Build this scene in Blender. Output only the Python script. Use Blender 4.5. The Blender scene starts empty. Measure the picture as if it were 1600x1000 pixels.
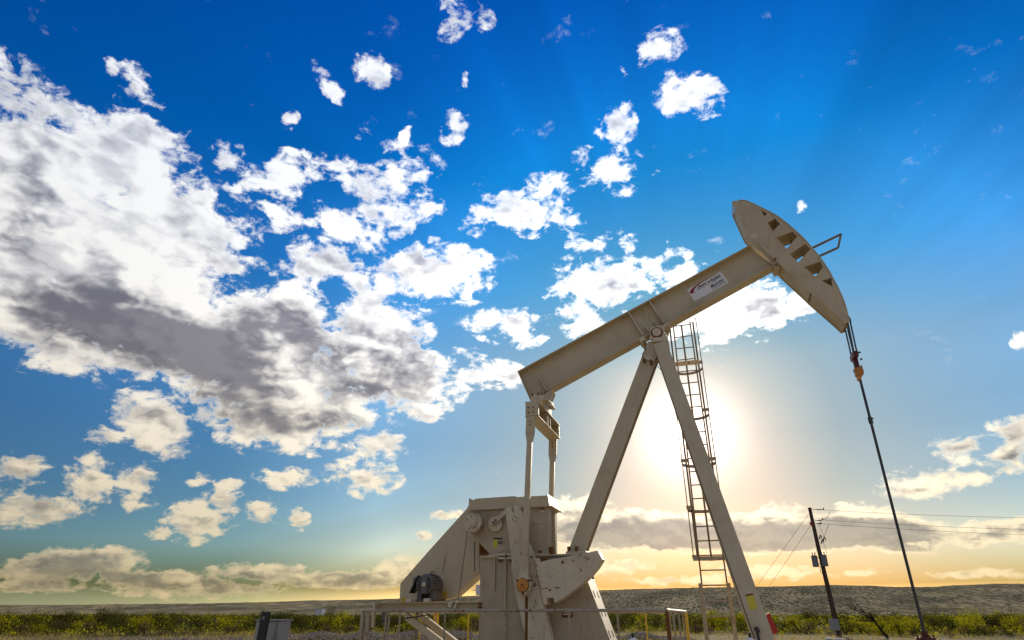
import bpy, bmesh, math, random
from mathutils import Vector, Matrix
R = math.radians
sc = bpy.context.scene
col = sc.collection
random.seed(7)

# ------------------------------------------------------------------ camera
# world axes: X along the walking beam, Y away across it, Z up; the saddle bearing stands above the origin
FPX, PITCH, YAW = 971.0, R(25.35), R(17.3)
FW = Vector((-math.sin(YAW), math.cos(YAW), 0)); RT = Vector((math.cos(YAW), math.sin(YAW), 0))
CAM = Vector((0.6966, -13.6085, 1.5))
cd = bpy.data.cameras.new('camera'); cam = bpy.data.objects.new('camera', cd); col.objects.link(cam)
cam.location = CAM; cam.rotation_euler = (math.pi/2 + PITCH, 0, YAW)
cd.sensor_width = 36; cd.lens = FPX/1600*36; cd.clip_start = 0.05; cd.clip_end = 20000
sc.camera = cam

# ------------------------------------------------------------------ sun and exposure
SUN = Vector((-0.0203, 0.9679, 0.2506)).normalized()
ld = bpy.data.lights.new('sun', 'SUN'); ld.energy = 5.0; ld.angle = R(0.5); ld.color = (1.0, 0.86, 0.66)
lo = bpy.data.objects.new('sun', ld); col.objects.link(lo)
LAMP = Vector((0.058, 0.966, 0.2506))     # the faces turned to the horsehead catch the sun
lo.rotation_euler = LAMP.to_track_quat('Z', 'Y').to_euler()
vs = sc.view_settings
vs.view_transform = 'Standard'; vs.look = 'None'; vs.exposure = 0.0; vs.gamma = 1.0; vs.use_curve_mapping = False
sc.render.engine = 'CYCLES'
sc.cycles.max_bounces = 6; sc.cycles.use_denoising = True

def ray(px, py):
    """direction of a measured bearing (survey of the photograph)"""
    u = (px-800)/FPX; v = (500-py)/FPX
    f = math.cos(PITCH) - v*math.sin(PITCH); z = math.sin(PITCH) + v*math.cos(PITCH)
    d = FW*f + RT*u; d.z = z
    return d
def at_y(px, py, Y):
    r = ray(px, py); return CAM + r*((Y-CAM.y)/r.y)
def at_x(px, py, X):
    r = ray(px, py); return CAM + r*((X-CAM.x)/r.x)
def at_z(px, py, Z=0.0):
    r = ray(px, py); return CAM + r*((Z-CAM.z)/r.z)
def azel(px, py):
    r = ray(px, py).normalized(); return math.atan2(r.x, r.y), math.asin(r.z)

# ------------------------------------------------------------------ node helper
class G:
    def __init__(s, nt): s.nt = nt
    def n(s, t, **k):
        n = s.nt.nodes.new(t)
        for a, b in k.items(): setattr(n, a, b)
        return n
    def put(s, sock, v):
        if isinstance(v, bpy.types.NodeSocket): s.nt.links.new(v, sock)
        elif v is not None: sock.default_value = v
    def m(s, op, a, b=None, c=None, clamp=False):
        n = s.n('ShaderNodeMath', operation=op, use_clamp=clamp)
        s.put(n.inputs[0], a); s.put(n.inputs[1], b); s.put(n.inputs[2], c); return n.outputs[0]
    def v(s, op, a, b=None, out=0, scale=None):
        n = s.n('ShaderNodeVectorMath', operation=op); s.put(n.inputs[0], a)
        if b is not None: s.put(n.inputs[1], b)
        if scale is not None: s.put(n.inputs['Scale'], scale)
        return n.outputs[out]
    def mix(s, f, a, b, blend='MIX', clamp=True):
        n = s.n('ShaderNodeMix', data_type='RGBA', blend_type=blend, clamp_factor=clamp)
        s.put(n.inputs['Factor'], f); s.put(n.inputs['A'], a); s.put(n.inputs['B'], b); return n.outputs['Result']
    def noise(s, vec, scale, detail=4, rough=.55, col=False, dist=0.0):
        n = s.n('ShaderNodeTexNoise'); s.put(n.inputs['Vector'], vec)
        n.inputs['Scale'].default_value = scale; n.inputs['Detail'].default_value = detail
        n.inputs['Roughness'].default_value = rough; n.inputs['Distortion'].default_value = dist
        return n.outputs['Color' if col else 'Fac']
    def ramp(s, f, stops):
        n = s.n('ShaderNodeValToRGB'); cr = n.color_ramp
        while len(cr.elements) < len(stops): cr.elements.new(0.5)
        for e, (p, c) in zip(cr.elements, stops):
            e.position = p; e.color = (*c, 1) if len(c) == 3 else c
        s.put(n.inputs[0], f); return n.outputs[0]
    def sm(s, x, a, b):
        n = s.n('ShaderNodeMapRange', interpolation_type='SMOOTHSTEP'); s.put(n.inputs[0], x)
        n.inputs[1].default_value = a; n.inputs[2].default_value = b; return n.outputs[0]
    def lin(s, x, a, b, c=0.0, d=1.0):
        n = s.n('ShaderNodeMapRange'); s.put(n.inputs[0], x)
        for i, q in enumerate((a, b, c, d)): n.inputs[i+1].default_value = q
        return n.outputs[0]

# ------------------------------------------------------------------ sky with clouds (all by direction)
world = bpy.data.worlds.new('World'); sc.world = world; world.use_nodes = True
g = G(world.node_tree)
bgn = world.node_tree.nodes['Background']
tc = g.n('ShaderNodeTexCoord').outputs['Generated']
D = g.v('NORMALIZE', tc)
sp = g.n('ShaderNodeSeparateXYZ'); g.put(sp.inputs[0], D)
el = g.m('MULTIPLY', g.m('ARCSINE', sp.outputs[2]), 180/math.pi)
sky = g.n('ShaderNodeTexSky', sky_type='NISHITA', sun_disc=False)
sky.sun_elevation = math.asin(SUN.z); sky.sun_rotation = math.atan2(SUN.x, SUN.y)
sky.air_density = 1; sky.dust_density = 1; sky.ozone_density = 1
base = g.v('SCALE', sky.outputs[0], scale=0.1)
ELK = [(0,(1.4,1.35,1.3)),(2,(0.31,0.295,0.195)),(5,(0.50,0.61,0.70)),(9,(0.37,0.58,0.80)),(14,(0.35,0.65,0.97)),(20,(0.41,0.84,1.26)),(28,(0.15,0.88,1.72)),(38,(0.006,0.76,1.78)),(52,(0.0000,0.70,2.05)),(75,(0.01,0.64,2.2))]
ANK = [(0,(0.80,0.34,0.23)),(6,(0.62,0.36,0.285)),(12,(0.5396,0.4267,0.3957)),(18,(0.7025,0.6200,0.6086)),(28,(1.0002,1.0002,1.0003)),(40,(0.5615,0.7437,0.8268)),(60,(0.4988,0.6772,0.8016)),(85,(0.4300,0.5924,0.6810)),(180,(0.3708,0.5183,0.5785))]
ela = g.m('MAXIMUM', el, 0.0)
tel = g.ramp(g.m('DIVIDE', ela, 90), [(a/90, tuple(x/2 for x in c)) for a, c in ELK])
dt = g.v('DOT_PRODUCT', D, tuple(SUN), out=1)
ang = g.m('MULTIPLY', g.m('ARCCOSINE', g.m('MINIMUM', dt, 1.0)), 180/math.pi)
tan_ = g.ramp(g.m('DIVIDE', ang, 180), [(a/180, tuple(c)) for a, c in ANK])
base = g.v('MULTIPLY', g.v('MULTIPLY', base, tel), g.v('SCALE', tan_, scale=2.0))
# crepuscular streaks fan out from the sun
su = SUN.cross(Vector((0, 0, 1))).normalized(); sv = su.cross(SUN).normalized()
ru = g.v('DOT_PRODUCT', D, tuple(su), out=1); rv = g.v('DOT_PRODUCT', D, tuple(sv), out=1)
rl = g.m('SQRT', g.m('ADD', g.m('ADD', g.m('MULTIPLY', ru, ru), g.m('MULTIPLY', rv, rv)), 1e-6))
cx = g.n('ShaderNodeCombineXYZ'); g.put(cx.inputs[0], g.m('DIVIDE', ru, rl)); g.put(cx.inputs[1], g.m('DIVIDE', rv, rl))
rays = g.noise(cx.outputs[0], 4.2, 3, .55)
rayamt = g.m('MULTIPLY', g.sm(ang, 14, 30), g.m('SUBTRACT', 1.0, g.sm(ang, 38, 62)))
rays = g.m('ADD', 1.0, g.m('MULTIPLY', g.m('MULTIPLY', g.m('SUBTRACT', rays, .5), 0.65), rayamt))
base = g.v('SCALE', base, scale=rays)
# glare of the sun through thin haze
core = g.m('POWER', 2.718, g.m('MULTIPLY', g.m('POWER', g.m('DIVIDE', ang, 2.6), 1.3), -1.0))
halo = g.m('POWER', 2.718, g.m('DIVIDE', ang, -7.0))
glow = g.v('ADD', g.v('SCALE', (1.0, .93, .84), scale=g.m('MULTIPLY', core, 2.2)), g.v('SCALE', (1.0, .93, .84), scale=g.m('MULTIPLY', halo, .30)))
# cloud cover: where the clouds stand (bearing, elevation), size, turn and depth
CL = """60 335 180 195 0 1.5;212 262 112 112 30 1.15;200 420 210 150 0 1.6;70 470 200 100 10 1.3;300 410 50 75 0 .9;390 520 140 70 0 1.3
300 550 200 70 18 1.3;450 600 160 80 0 1.3;590 545 85 100 0 1.3;630 595 105 62 0 1.2;440 655 140 55 5 1.2;245 660 72 62 0 1.1;388 402 52 20 40 .75;10 150 60 90 0 .5
440 275 84 46 0 .85;430 335 54 28 20 .85;515 350 50 30 35 .85;355 250 24 30 0 .9;522 256 32 24 0 .85;620 290 70 52 0 .86;515 412 62 36 0 .95;585 366 44 38 0 .95
672 428 108 48 0 1.05;478 455 32 22 0 .85;805 505 74 34 0 .9;765 585 46 22 0 .9;580 696 52 24 0 1;572 745 50 26 8 1;744 345 32 20 0 .8;828 336 72 34 12 .9;882 345 34 18 0 .8;862 293 42 22 0 .9
952 264 54 30 18 .95;970 205 20 40 0 .85;937 198 12 14 0 .8;1030 80 36 34 0 .9;1074 148 52 36 15 .95;510 135 38 15 52 .9;576 115 28 26 0 .9;566 195 18 16 0 .8;710 200 20 26 0 .72;704 25 28 34 0 .72;754 18 20 28 0 .75;451 185 12 12 0 .7
208 128 24 26 0 .9;180 103 11 11 0 .8;965 112 10 8 0 .75;725 124 8 10 0 .65;635 215 9 12 0 .7;932 448 84 54 0 .95;912 494 46 30 0 .9;1012 412 52 28 -20 .95;986 380 22 20 -40 .8;930 380 42 22 0 .7;1062 432 38 22 0 .85
1160 485 115 50 -8 1.2;1090 505 60 34 0 1;1243 324 9 9 0 .7;38 733 40 24 0 1;135 757 34 48 20 .95;215 755 32 50 -15 .9;55 797 70 30 8 .95;25 800 40 26 0 .9;310 812 66 36 -8 1;345 785 30 34 20 .95;365 755 18 10 0 .9;450 748 46 16 0 1;410 800 32 22 30 .95
465 812 22 18 40 .9;250 834 28 14 0 1;165 681 32 14 0 .95;310 750 20 10 0 .8;1505 700 46 20 0 1.05;1585 676 40 24 0 1.05;1580 716 46 24 0 1.05;1442 755 62 20 -10 1.05;1518 746 34 14 -8 1;1600 522 18 20 0 .9
905 800 60 30 0 1;960 828 112 34 0 2;1080 832 140 30 0 2.1;1210 834 150 29 0 2.1;1340 830 130 29 0 2.1;1450 835 60 20 0 1;1560 830 80 22 0 1.7;1420 857 70 11 0 1;1515 852 40 10 0 1;700 804 34 9 0 .95;663 834 14 8 0 .95;1180 858 60 10 0 .9
960 888 80 16 0 .85;1190 892 110 14 0 .9;1520 897 90 9 0 .9;1335 896 60 7 0 .8;1060 905 120 10 0 .75;110 882 130 27 -5 1.4;245 905 140 18 3 1.2;420 893 90 16 0 1.3;560 905 150 16 0 1.4;640 890 90 26 -8 .9;340 922 160 14 0 .85;50 915 110 14 0 .8;1340 800 60 18 0 .9;1230 800 50 16 0 .9"""
DK = """15 280 70 120 0 .55;225 520 200 52 16 1.3;330 570 140 44 25 1.15;110 500 120 44 10 .6;405 505 72 52 0 1.3;495 530 60 46 0 1.2;290 300 60 80 0 .6;430 660 150 34 3 1.1;610 560 90 56 0 .75;330 620 90 50 0 .6;600 610 90 30 0 .6
940 834 130 26 0 1.7;1100 838 180 24 0 1.8;1260 838 160 24 0 1.7;1380 834 110 22 0 1.6;1560 838 80 16 0 1.1;1420 859 60 7 0 1.1;110 895 170 30 0 .9;260 915 170 20 0 .8;560 910 150 13 0 .9;420 900 90 12 0 .7;320 825 70 22 0 .6;135 775 40 30 0 .4;1175 470 60 30 0 .6;1000 485 60 40 0 .5;950 450 50 40 0 .35;670 425 70 26 0 .4;1585 722 36 12 0 .7;1505 706 40 9 0 .6;575 750 36 10 0 .5;1440 762 44 8 0 .6"""
LT = """250 380 60 130 20 .9;170 330 90 120 30 .9;330 330 50 60 0 .8;660 610 80 26 0 .6;160 570 120 18 8 .9;420 690 120 10 0 .8;60 400 100 60 40 .5;500 480 130 18 10 .6;620 490 40 40 0 .7;240 640 50 40 0 .6"""
def blobs(txt, P, k, add=False):
    acc = None
    for l in txt.replace('\n', ';').split(';'):
        x, y, rx, ry, rot, st = map(float, l.split())
        if not add and max(rx, ry) < 72 and y < 790: st *= .80; rx *= 1.22; ry *= 1.22      # small clouds: thin and ragged
        rx *= k; ry *= k
        a0, e0 = azel(x, y); h = 3.0
        ax, ex = azel(x+h, y); ay, ey = azel(x, y+h)
        J = [[(ax-a0)/h, (ay-a0)/h], [(ex-e0)/h, (ey-e0)/h]]
        c, s_ = math.cos(R(rot)), math.sin(R(rot))
        M = [[J[0][0]*c*rx+J[0][1]*s_*rx, -J[0][0]*s_*ry+J[0][1]*c*ry], [J[1][0]*c*rx+J[1][1]*s_*rx, -J[1][0]*s_*ry+J[1][1]*c*ry]]
        # principal axes of M M^T
        A = M[0][0]**2+M[0][1]**2; B = M[0][0]*M[1][0]+M[0][1]*M[1][1]; Cc = M[1][0]**2+M[1][1]**2
        th = 0.5*math.atan2(2*B, A-Cc); q = math.sqrt(((A-Cc)/2)**2+B*B)
        l1 = math.sqrt((A+Cc)/2+q); l2 = math.sqrt(max((A+Cc)/2-q, 1e-9))
        mp = g.n('ShaderNodeMapping', vector_type='TEXTURE')
        mp.inputs[1].default_value = (a0, e0, 0); mp.inputs[2].default_value = (0, 0, th); mp.inputs[3].default_value = (l1, l2, 1)
        g.put(mp.inputs[0], P)
        gr = g.n('ShaderNodeTexGradient', gradient_type='SPHERICAL'); g.put(gr.inputs[0], mp.outputs[0])
        w_ = g.m('MULTIPLY', gr.outputs[1], st)
        if acc is None: acc = w_
        elif add: acc = g.m('ADD', acc, w_)
        else:
            sx = g.m('SMOOTH_MAX', acc, w_, .08); acc = sx
    return acc
Q = g.v('MULTIPLY', D, (1, 1, 1.5))
wn = g.noise(Q, 9, 5, .6, col=True)
wfac = g.lin(ela, 0, 30, .02, .05)
Dw = g.v('ADD', D, g.v('SCALE', g.v('SUBTRACT', wn, (.5, .5, .5)), scale=wfac))
s2 = g.n('ShaderNodeSeparateXYZ'); g.put(s2.inputs[0], g.v('NORMALIZE', Dw))
cz = g.n('ShaderNodeCombineXYZ')
g.put(cz.inputs[0], g.m('ARCTAN2', s2.outputs[0], s2.outputs[1])); g.put(cz.inputs[1], g.m('ARCSINE', s2.outputs[2]))
P = cz.outputs[0]
cover = blobs(CL, P, 1.24)
# beyond the surveyed part of the sky the same kind of cloud field goes on
facing = g.v('DOT_PRODUCT', D, tuple((FW*math.cos(R(22)) + Vector((0, 0, math.sin(R(22))))).normalized()), out=1)
beyond = g.m('SUBTRACT', 1.0, g.sm(facing, .50, .66))
field = g.m('MULTIPLY', g.sm(g.noise(g.v('MULTIPLY', D, (1, 1, 1.8)), 3.2, 3, .5), .47, .70), 1.5)
cover = g.m('MULTIPLY_ADD', field, beyond, cover)
Qf = g.v('ADD', Q, g.v('SCALE', g.v('SUBTRACT', g.noise(Q, 22, 3, .5, col=True), (.5, .5, .5)), scale=.03))
lowf = g.m('SUBTRACT', 1.0, g.sm(ela, 5, 19))
def vor(v, scale, detail):
    n = g.n('ShaderNodeTexVoronoi', feature='F1'); n.normalize = True
    g.put(n.inputs['Vector'], v); n.inputs['Scale'].default_value = scale; n.inputs['Detail'].default_value = detail
    n.inputs['Roughness'].default_value = .55; n.inputs['Lacunarity'].default_value = 2.1
    return n.outputs['Distance']
def fbm(v, dt_):
    a = g.noise(v, 15, dt_, .60); b = g.noise(g.v('MULTIPLY', v, (1, 1, 1.3)), 40, dt_-1, .60)
    return g.m('ADD', g.m('MULTIPLY', a, g.m('SUBTRACT', 1.0, lowf)), g.m('MULTIPLY', b, lowf))
def puff(v, dt_):          # rounded billows, smaller towards the horizon
    return g.m('SUBTRACT', 1.0, vor(g.v('MULTIPLY', v, (1, 1, 1.25)), 19, dt_))
toward = tuple(x*.012+y for x, y in zip(SUN, (0, 0, .010)))
Qs = g.v('ADD', Qf, toward)
f1 = fbm(Qf, 8); f2 = fbm(Qs, 4)
p1 = puff(Qf, 2); p2 = puff(Qs, 1)
f3 = g.noise(Q, 5.5, 6, .55)
f4 = g.noise(g.v('ADD', Q, tuple(x*.06+y for x, y in zip(SUN, (0, 0, .03)))), 5.5, 4, .5)
fine = g.noise(Qf, 48, 5, .68)
amp = g.m('MULTIPLY', g.m('MULTIPLY', g.sm(cover, 0.0, .16), g.m('SUBTRACT', 1.0, g.m('MULTIPLY', g.sm(cover, .45, 1.1), .40))), g.m('SUBTRACT', 1.3, g.m('MULTIPLY', lowf, .4)))
bump = g.m('ADD', g.m('MULTIPLY', g.m('SUBTRACT', f1, .51), 1.9), g.m('ADD', g.m('MULTIPLY', g.m('SUBTRACT', p1, .62), 1.1), g.m('MULTIPLY', g.m('SUBTRACT', fine, .5), 1.0)))
dens = g.m('ADD', cover, g.m('MULTIPLY', bump, amp))
alpha = g.sm(dens, .24, .68)
relief = g.m('ADD', g.m('ADD', g.m('MULTIPLY', g.m('SUBTRACT', f1, f2), 1.6), g.m('MULTIPLY', g.m('SUBTRACT', p1, p2), 1.8)), g.m('MULTIPLY', g.m('SUBTRACT', f3, f4), 2.2))
body = g.m('ADD', cover, g.m('MULTIPLY', g.m('SUBTRACT', f3, .5), 1.3))
dark = g.m('SUBTRACT', blobs(DK, P, 1.35, True), g.m('MULTIPLY', blobs(LT, P, 1.35, True), .5))
dark = g.m('MULTIPLY_ADD', g.m('SUBTRACT', f3, .5), g.m('MULTIPLY', g.sm(dens, .5, 1.1), 1.3), dark)
lump = g.m('ADD', g.m('MULTIPLY', cover, .45), g.m('ADD', g.m('MULTIPLY', g.m('SUBTRACT', f3, .5), 2.2), g.m('MULTIPLY', g.m('SUBTRACT', .62, p1), 1.3)))
dark = g.m('ADD', dark, g.m('MULTIPLY', g.sm(lump, .05, 1.0), .55))
dark = g.m('MULTIPLY', g.m('SUBTRACT', dark, relief), g.sm(dens, .28, .82))
dark = g.sm(dark, -.12, 1.2)
lit = g.ramp(g.m('DIVIDE', ela, 45), [(0, (.70,.52,.27)), (.09, (.74,.60,.38)), (.25, (.80,.71,.55)), (.5, (.92,.90,.86)), (.8, (.90,.92,.95))])
shd = g.ramp(g.m('DIVIDE', ela, 45), [(0, (.36,.28,.16)), (.09, (.27,.235,.18)), (.25, (.21,.195,.18)), (.5, (.235,.225,.255)), (.8, (.36,.38,.45))])
sunny = g.m('ADD', 1.0, g.m('MULTIPLY', g.m('POWER', 2.718, g.m('MULTIPLY', g.m('POWER', g.m('DIVIDE', ang, 30.0), 2.0), -1.0)), .9))
ccol = g.mix(dark, lit, shd)
fold = g.m('MULTIPLY', g.m('SUBTRACT', 1.0, g.sm(relief, -.45, .30)), g.sm(dens, .32, .80))
ccol = g.mix(g.m('MULTIPLY', fold, .75), ccol, (.60, .61, .67, 1), 'MULTIPLY')
ccol = g.v('SCALE', ccol, scale=sunny)
backlit = g.m('MULTIPLY', g.sm(ang, 95, 150), .35)                    # clouds lit from the front, opposite the sun
ccol = g.v('SCALE', ccol, scale=g.m('ADD', 1.0, backlit))
skyc = g.mix(g.m('MULTIPLY', alpha, g.lin(ela, 1, 11, .72, .97)), base, ccol)
skyc = g.v('ADD', skyc, glow)
g.put(bgn.inputs[0], skyc); bgn.inputs[1].default_value = 1.0
world.cycles.sampling_method = 'MANUAL'; world.cycles.sample_map_resolution = 512

# ------------------------------------------------------------------ materials
def mat(name, rough=.6, metal=0.0, spec=.5):
    m = bpy.data.materials.new(name); m.use_nodes = True; q = G(m.node_tree)
    b = m.node_tree.nodes['Principled BSDF']; b.inputs['Roughness'].default_value = rough; b.inputs['Metallic'].default_value = metal; b.inputs['Specular IOR Level'].default_value = spec
    return m, q, b
def painted(name, c, dirt=.35, rust=.0, rough=.5, rustcol=(.16,.055,.018)):
    m, q, b = mat(name, rough, 0, .5 if rough < .8 else .05)
    o = q.n('ShaderNodeTexCoord').outputs['Object']
    n1 = q.noise(o, 1.6, 6, .6); n2 = q.noise(q.v('MULTIPLY', o, (9, 9, 1.2)), 1.0, 4, .6); n3 = q.noise(o, 14, 5, .65)
    dk = tuple(x*y for x, y in zip(c, (.62, .56, .48)))
    f = q.m('MULTIPLY', q.m('ADD', q.sm(n1, .42, .75), q.m('MULTIPLY', q.sm(n2, .5, .8), .6)), dirt)
    cc = q.mix(f, (*c, 1), (*dk, 1))
    st_ = q.noise(q.v('MULTIPLY', o, (26, 26, 1.1)), 1.0, 3, .6); blot = q.noise(o, 2.3, 4, .6)
    cc = q.mix(q.m('MULTIPLY', q.m('MULTIPLY', q.sm(st_, .57, .72), q.sm(blot, .48, .62)), min(1, dirt*1.3)), cc, tuple(x*y for x, y in zip(c, (.42, .30, .20)))+(1,))
    cc = q.mix(q.m('MULTIPLY', q.sm(q.noise(o, 5, 6, .7), .58, .70), dirt*.5), cc, tuple(min(.8, x*1.35) for x in c)+(1,))
    if rust:
        r = q.sm(q.m('ADD', n3, q.m('MULTIPLY', q.m('SUBTRACT', n1, .5), .5)), .74-rust*.2, .80-rust*.2)
        cc = q.mix(r, cc, (*rustcol, 1))
    q.put(b.inputs['Base Color'], cc)
    q.put(b.inputs['Roughness'], q.lin(n1, .3, .7, rough-.08, rough+.15))
    bp = q.n('ShaderNodeBump'); bp.inputs['Strength'].default_value = .12; bp.inputs['Distance'].default_value = .004
    q.put(bp.inputs['Height'], n3); q.put(b.inputs['Normal'], bp.outputs[0])
    return m
M = {}
TAN = (.55, .455, .295)
M['steel'] = painted('tan_painted_steel', TAN, .4, .12)
M['body'] = painted('dusty_tan_casting', (.47, .38, .25), .5, .15)
M['worn'] = painted('worn_tan_steel', (.64, .54, .375), .6, .5)
M['rail'] = painted('tan_pipe_paint', (.40, .33, .23), .6, .8)
M['orange'] = painted('rusty_orange_cap', (.62, .26, .035), .5, .5)
M['rust'] = painted('rusty_steel', (.20, .085, .03), .7, .5, .8)
M['motor'] = painted('grey_motor_paint', (.15, .135, .125), .5, .1, .45)
M['yellow'] = painted('yellow_paint', (.62, .42, .03), .5, .3)
M['sticker_yellow'] = painted('yellow_label', (.62, .52, .03), .3, 0)
M['red'] = painted('red_paint', (.36, .025, .02), .4, .2)
M['darkred'] = painted('dark_red_iron', (.10, .014, .014), .6, .3)
M['white'] = painted('white_enamel', (.34, .32, .30), .3, .0)
M['sticker'] = painted('white_sticker', (.80, .78, .77), .15, .0)
M['black'] = painted('black_rubber', (.015, .014, .015), .2, 0)
M['ink'] = painted('black_ink', (.008, .008, .012), 0, 0)
M['redink'] = painted('dark_red_ink', (.30, .012, .03), 0, 0)
M['shed'] = painted('white_shed', (.75, .74, .72), .2, 0)
M['cable'] = painted('dark_steel_cable', (.045, .042, .045), .3, .2, .45)
M['ladder'] = painted('brown_ladder_paint', (.22, .165, .10), .5, .5)
M['grey'] = painted('grey_transformer', (.20, .20, .19), .4, .1)
M['brass'] = painted('orange_clamp', (.50, .20, .03), .5, .3)
M['bounce'] = painted('pale_bounce_ground', (.60, .47, .28), .5, 0, .95)  # kept pale so the added pad throws warm light upward
M['sand'] = painted('pale_concrete', (.46, .37, .25), .6, 0, .9)
def wood():
    m, q, b = mat('weathered_pole_wood', .85)
    o = q.n('ShaderNodeTexCoord').outputs['Object']
    n = q.noise(q.v('MULTIPLY', o, (18, 18, .8)), 1, 5, .6)
    q.put(b.inputs['Base Color'], q.ramp(n, [(.3, (.05,.025,.014)), (.7, (.13,.07,.04))])); return m
M['wood'] = wood()
def leaf(name, a, bcol, tr):
    m = bpy.data.materials.new(name); m.use_nodes = True; q = G(m.node_tree); nt = m.node_tree
    nt.nodes.remove(nt.nodes['Principled BSDF']); out = nt.nodes['Material Output']
    geo = q.n('ShaderNodeNewGeometry'); oi = q.n('ShaderNodeObjectInfo')
    f = q.m('ADD', q.m('MULTIPLY', geo.outputs['Random Per Island'], .7), q.m('MULTIPLY', oi.outputs['Random'], .3))
    c = q.mix(f, (*a, 1), (*bcol, 1))
    d = q.n('ShaderNodeBsdfDiffuse'); q.put(d.inputs[0], c)
    t = q.n('ShaderNodeBsdfTranslucent'); q.put(t.inputs[0], q.mix(1.0, c, (*tr, 1), 'MULTIPLY'))
    mx = q.n('ShaderNodeMixShader'); mx.inputs[0].default_value = .55
    q.put(mx.inputs[1], d.outputs[0]); q.put(mx.inputs[2], t.outputs[0]); q.put(out.inputs[0], mx.outputs[0]); return m
M['leaf_bright'] = leaf('bright_mesquite_leaves', (.045,.062,.009), (.20,.20,.014), (2.6,2.3,.9))
M['leaf_dark'] = leaf('dark_mesquite_leaves', (.022,.026,.010), (.055,.060,.014), (1.3,1.2,.8))
M['leaf_dry'] = leaf('dry_twigs', (.07,.05,.032), (.12,.09,.055), (1.1,1,.9))
M['grass'] = leaf('dry_grass', (.24,.19,.075), (.12,.13,.03), (1.7,1.6,1.1))
M['bark'] = painted('dark_bark', (.045, .03, .02), .5, 0, .9)
M['stone'] = painted('grey_stone', (.34, .26, .17), .7, 0, .95)
def groundmat():
    m, q, b = mat('dry_ground', 1.0, 0, .02)
    o = q.n('ShaderNodeTexCoord').outputs['Object']
    n1 = q.noise(o, .05, 6, .6); n2 = q.noise(o, .8, 6, .65); n3 = q.noise(o, 9, 4, .7)
    c = q.ramp(n2, [(.3, (.10,.085,.035)), (.5, (.20,.155,.075)), (.7, (.30,.23,.13))])
    c = q.mix(q.sm(n1, .45, .65), c, (.13,.12,.035,1))
    c = q.mix(q.m('MULTIPLY', q.sm(n3, .5, .7), .5), c, (.33,.27,.19,1))
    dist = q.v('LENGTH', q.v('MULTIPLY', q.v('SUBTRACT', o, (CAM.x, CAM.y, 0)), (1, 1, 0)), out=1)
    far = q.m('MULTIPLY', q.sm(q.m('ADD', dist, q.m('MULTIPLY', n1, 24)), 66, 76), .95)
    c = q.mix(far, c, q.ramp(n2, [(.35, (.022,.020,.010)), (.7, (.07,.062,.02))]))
    q.put(b.inputs['Base Color'], c)
    bp = q.n('ShaderNodeBump'); bp.inputs['Strength'].default_value = .6; bp.inputs['Distance'].default_value = .05
    q.put(bp.inputs['Height'], n3); q.put(b.inputs['Normal'], bp.outputs[0]); return m
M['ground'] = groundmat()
def hillmat():
    m, q, b = mat('scrub_hillside', 1.0, 0, 0.0)
    o = q.n('ShaderNodeTexCoord').outputs['Object']
    ov = q.v('MULTIPLY', o, (1, .10, 1.3))
    n1 = q.noise(o, .0035, 5, .6); n2 = q.noise(ov, .20, 3, .7); n3 = q.noise(q.v('MULTIPLY', o, (1, .3, 2)), .012, 4, .6)
    c = q.ramp(n1, [(.35, (.32,.27,.165)), (.55, (.45,.36,.205)), (.7, (.56,.43,.235))])
    c = q.mix(q.m('MULTIPLY', q.sm(n3, .42, .6), .6), c, (.085,.085,.06,1))
    c = q.mix(q.m('MULTIPLY', q.sm(n2, .44, .56), .85), c, (.07,.068,.028,1))
    c = q.mix(q.sm(q.noise(ov, .24, 3, .8), .58, .66), c, (.42,.35,.23,1))
    q.put(b.inputs['Base Color'], c); return m
M['hill'] = hillmat()

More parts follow.
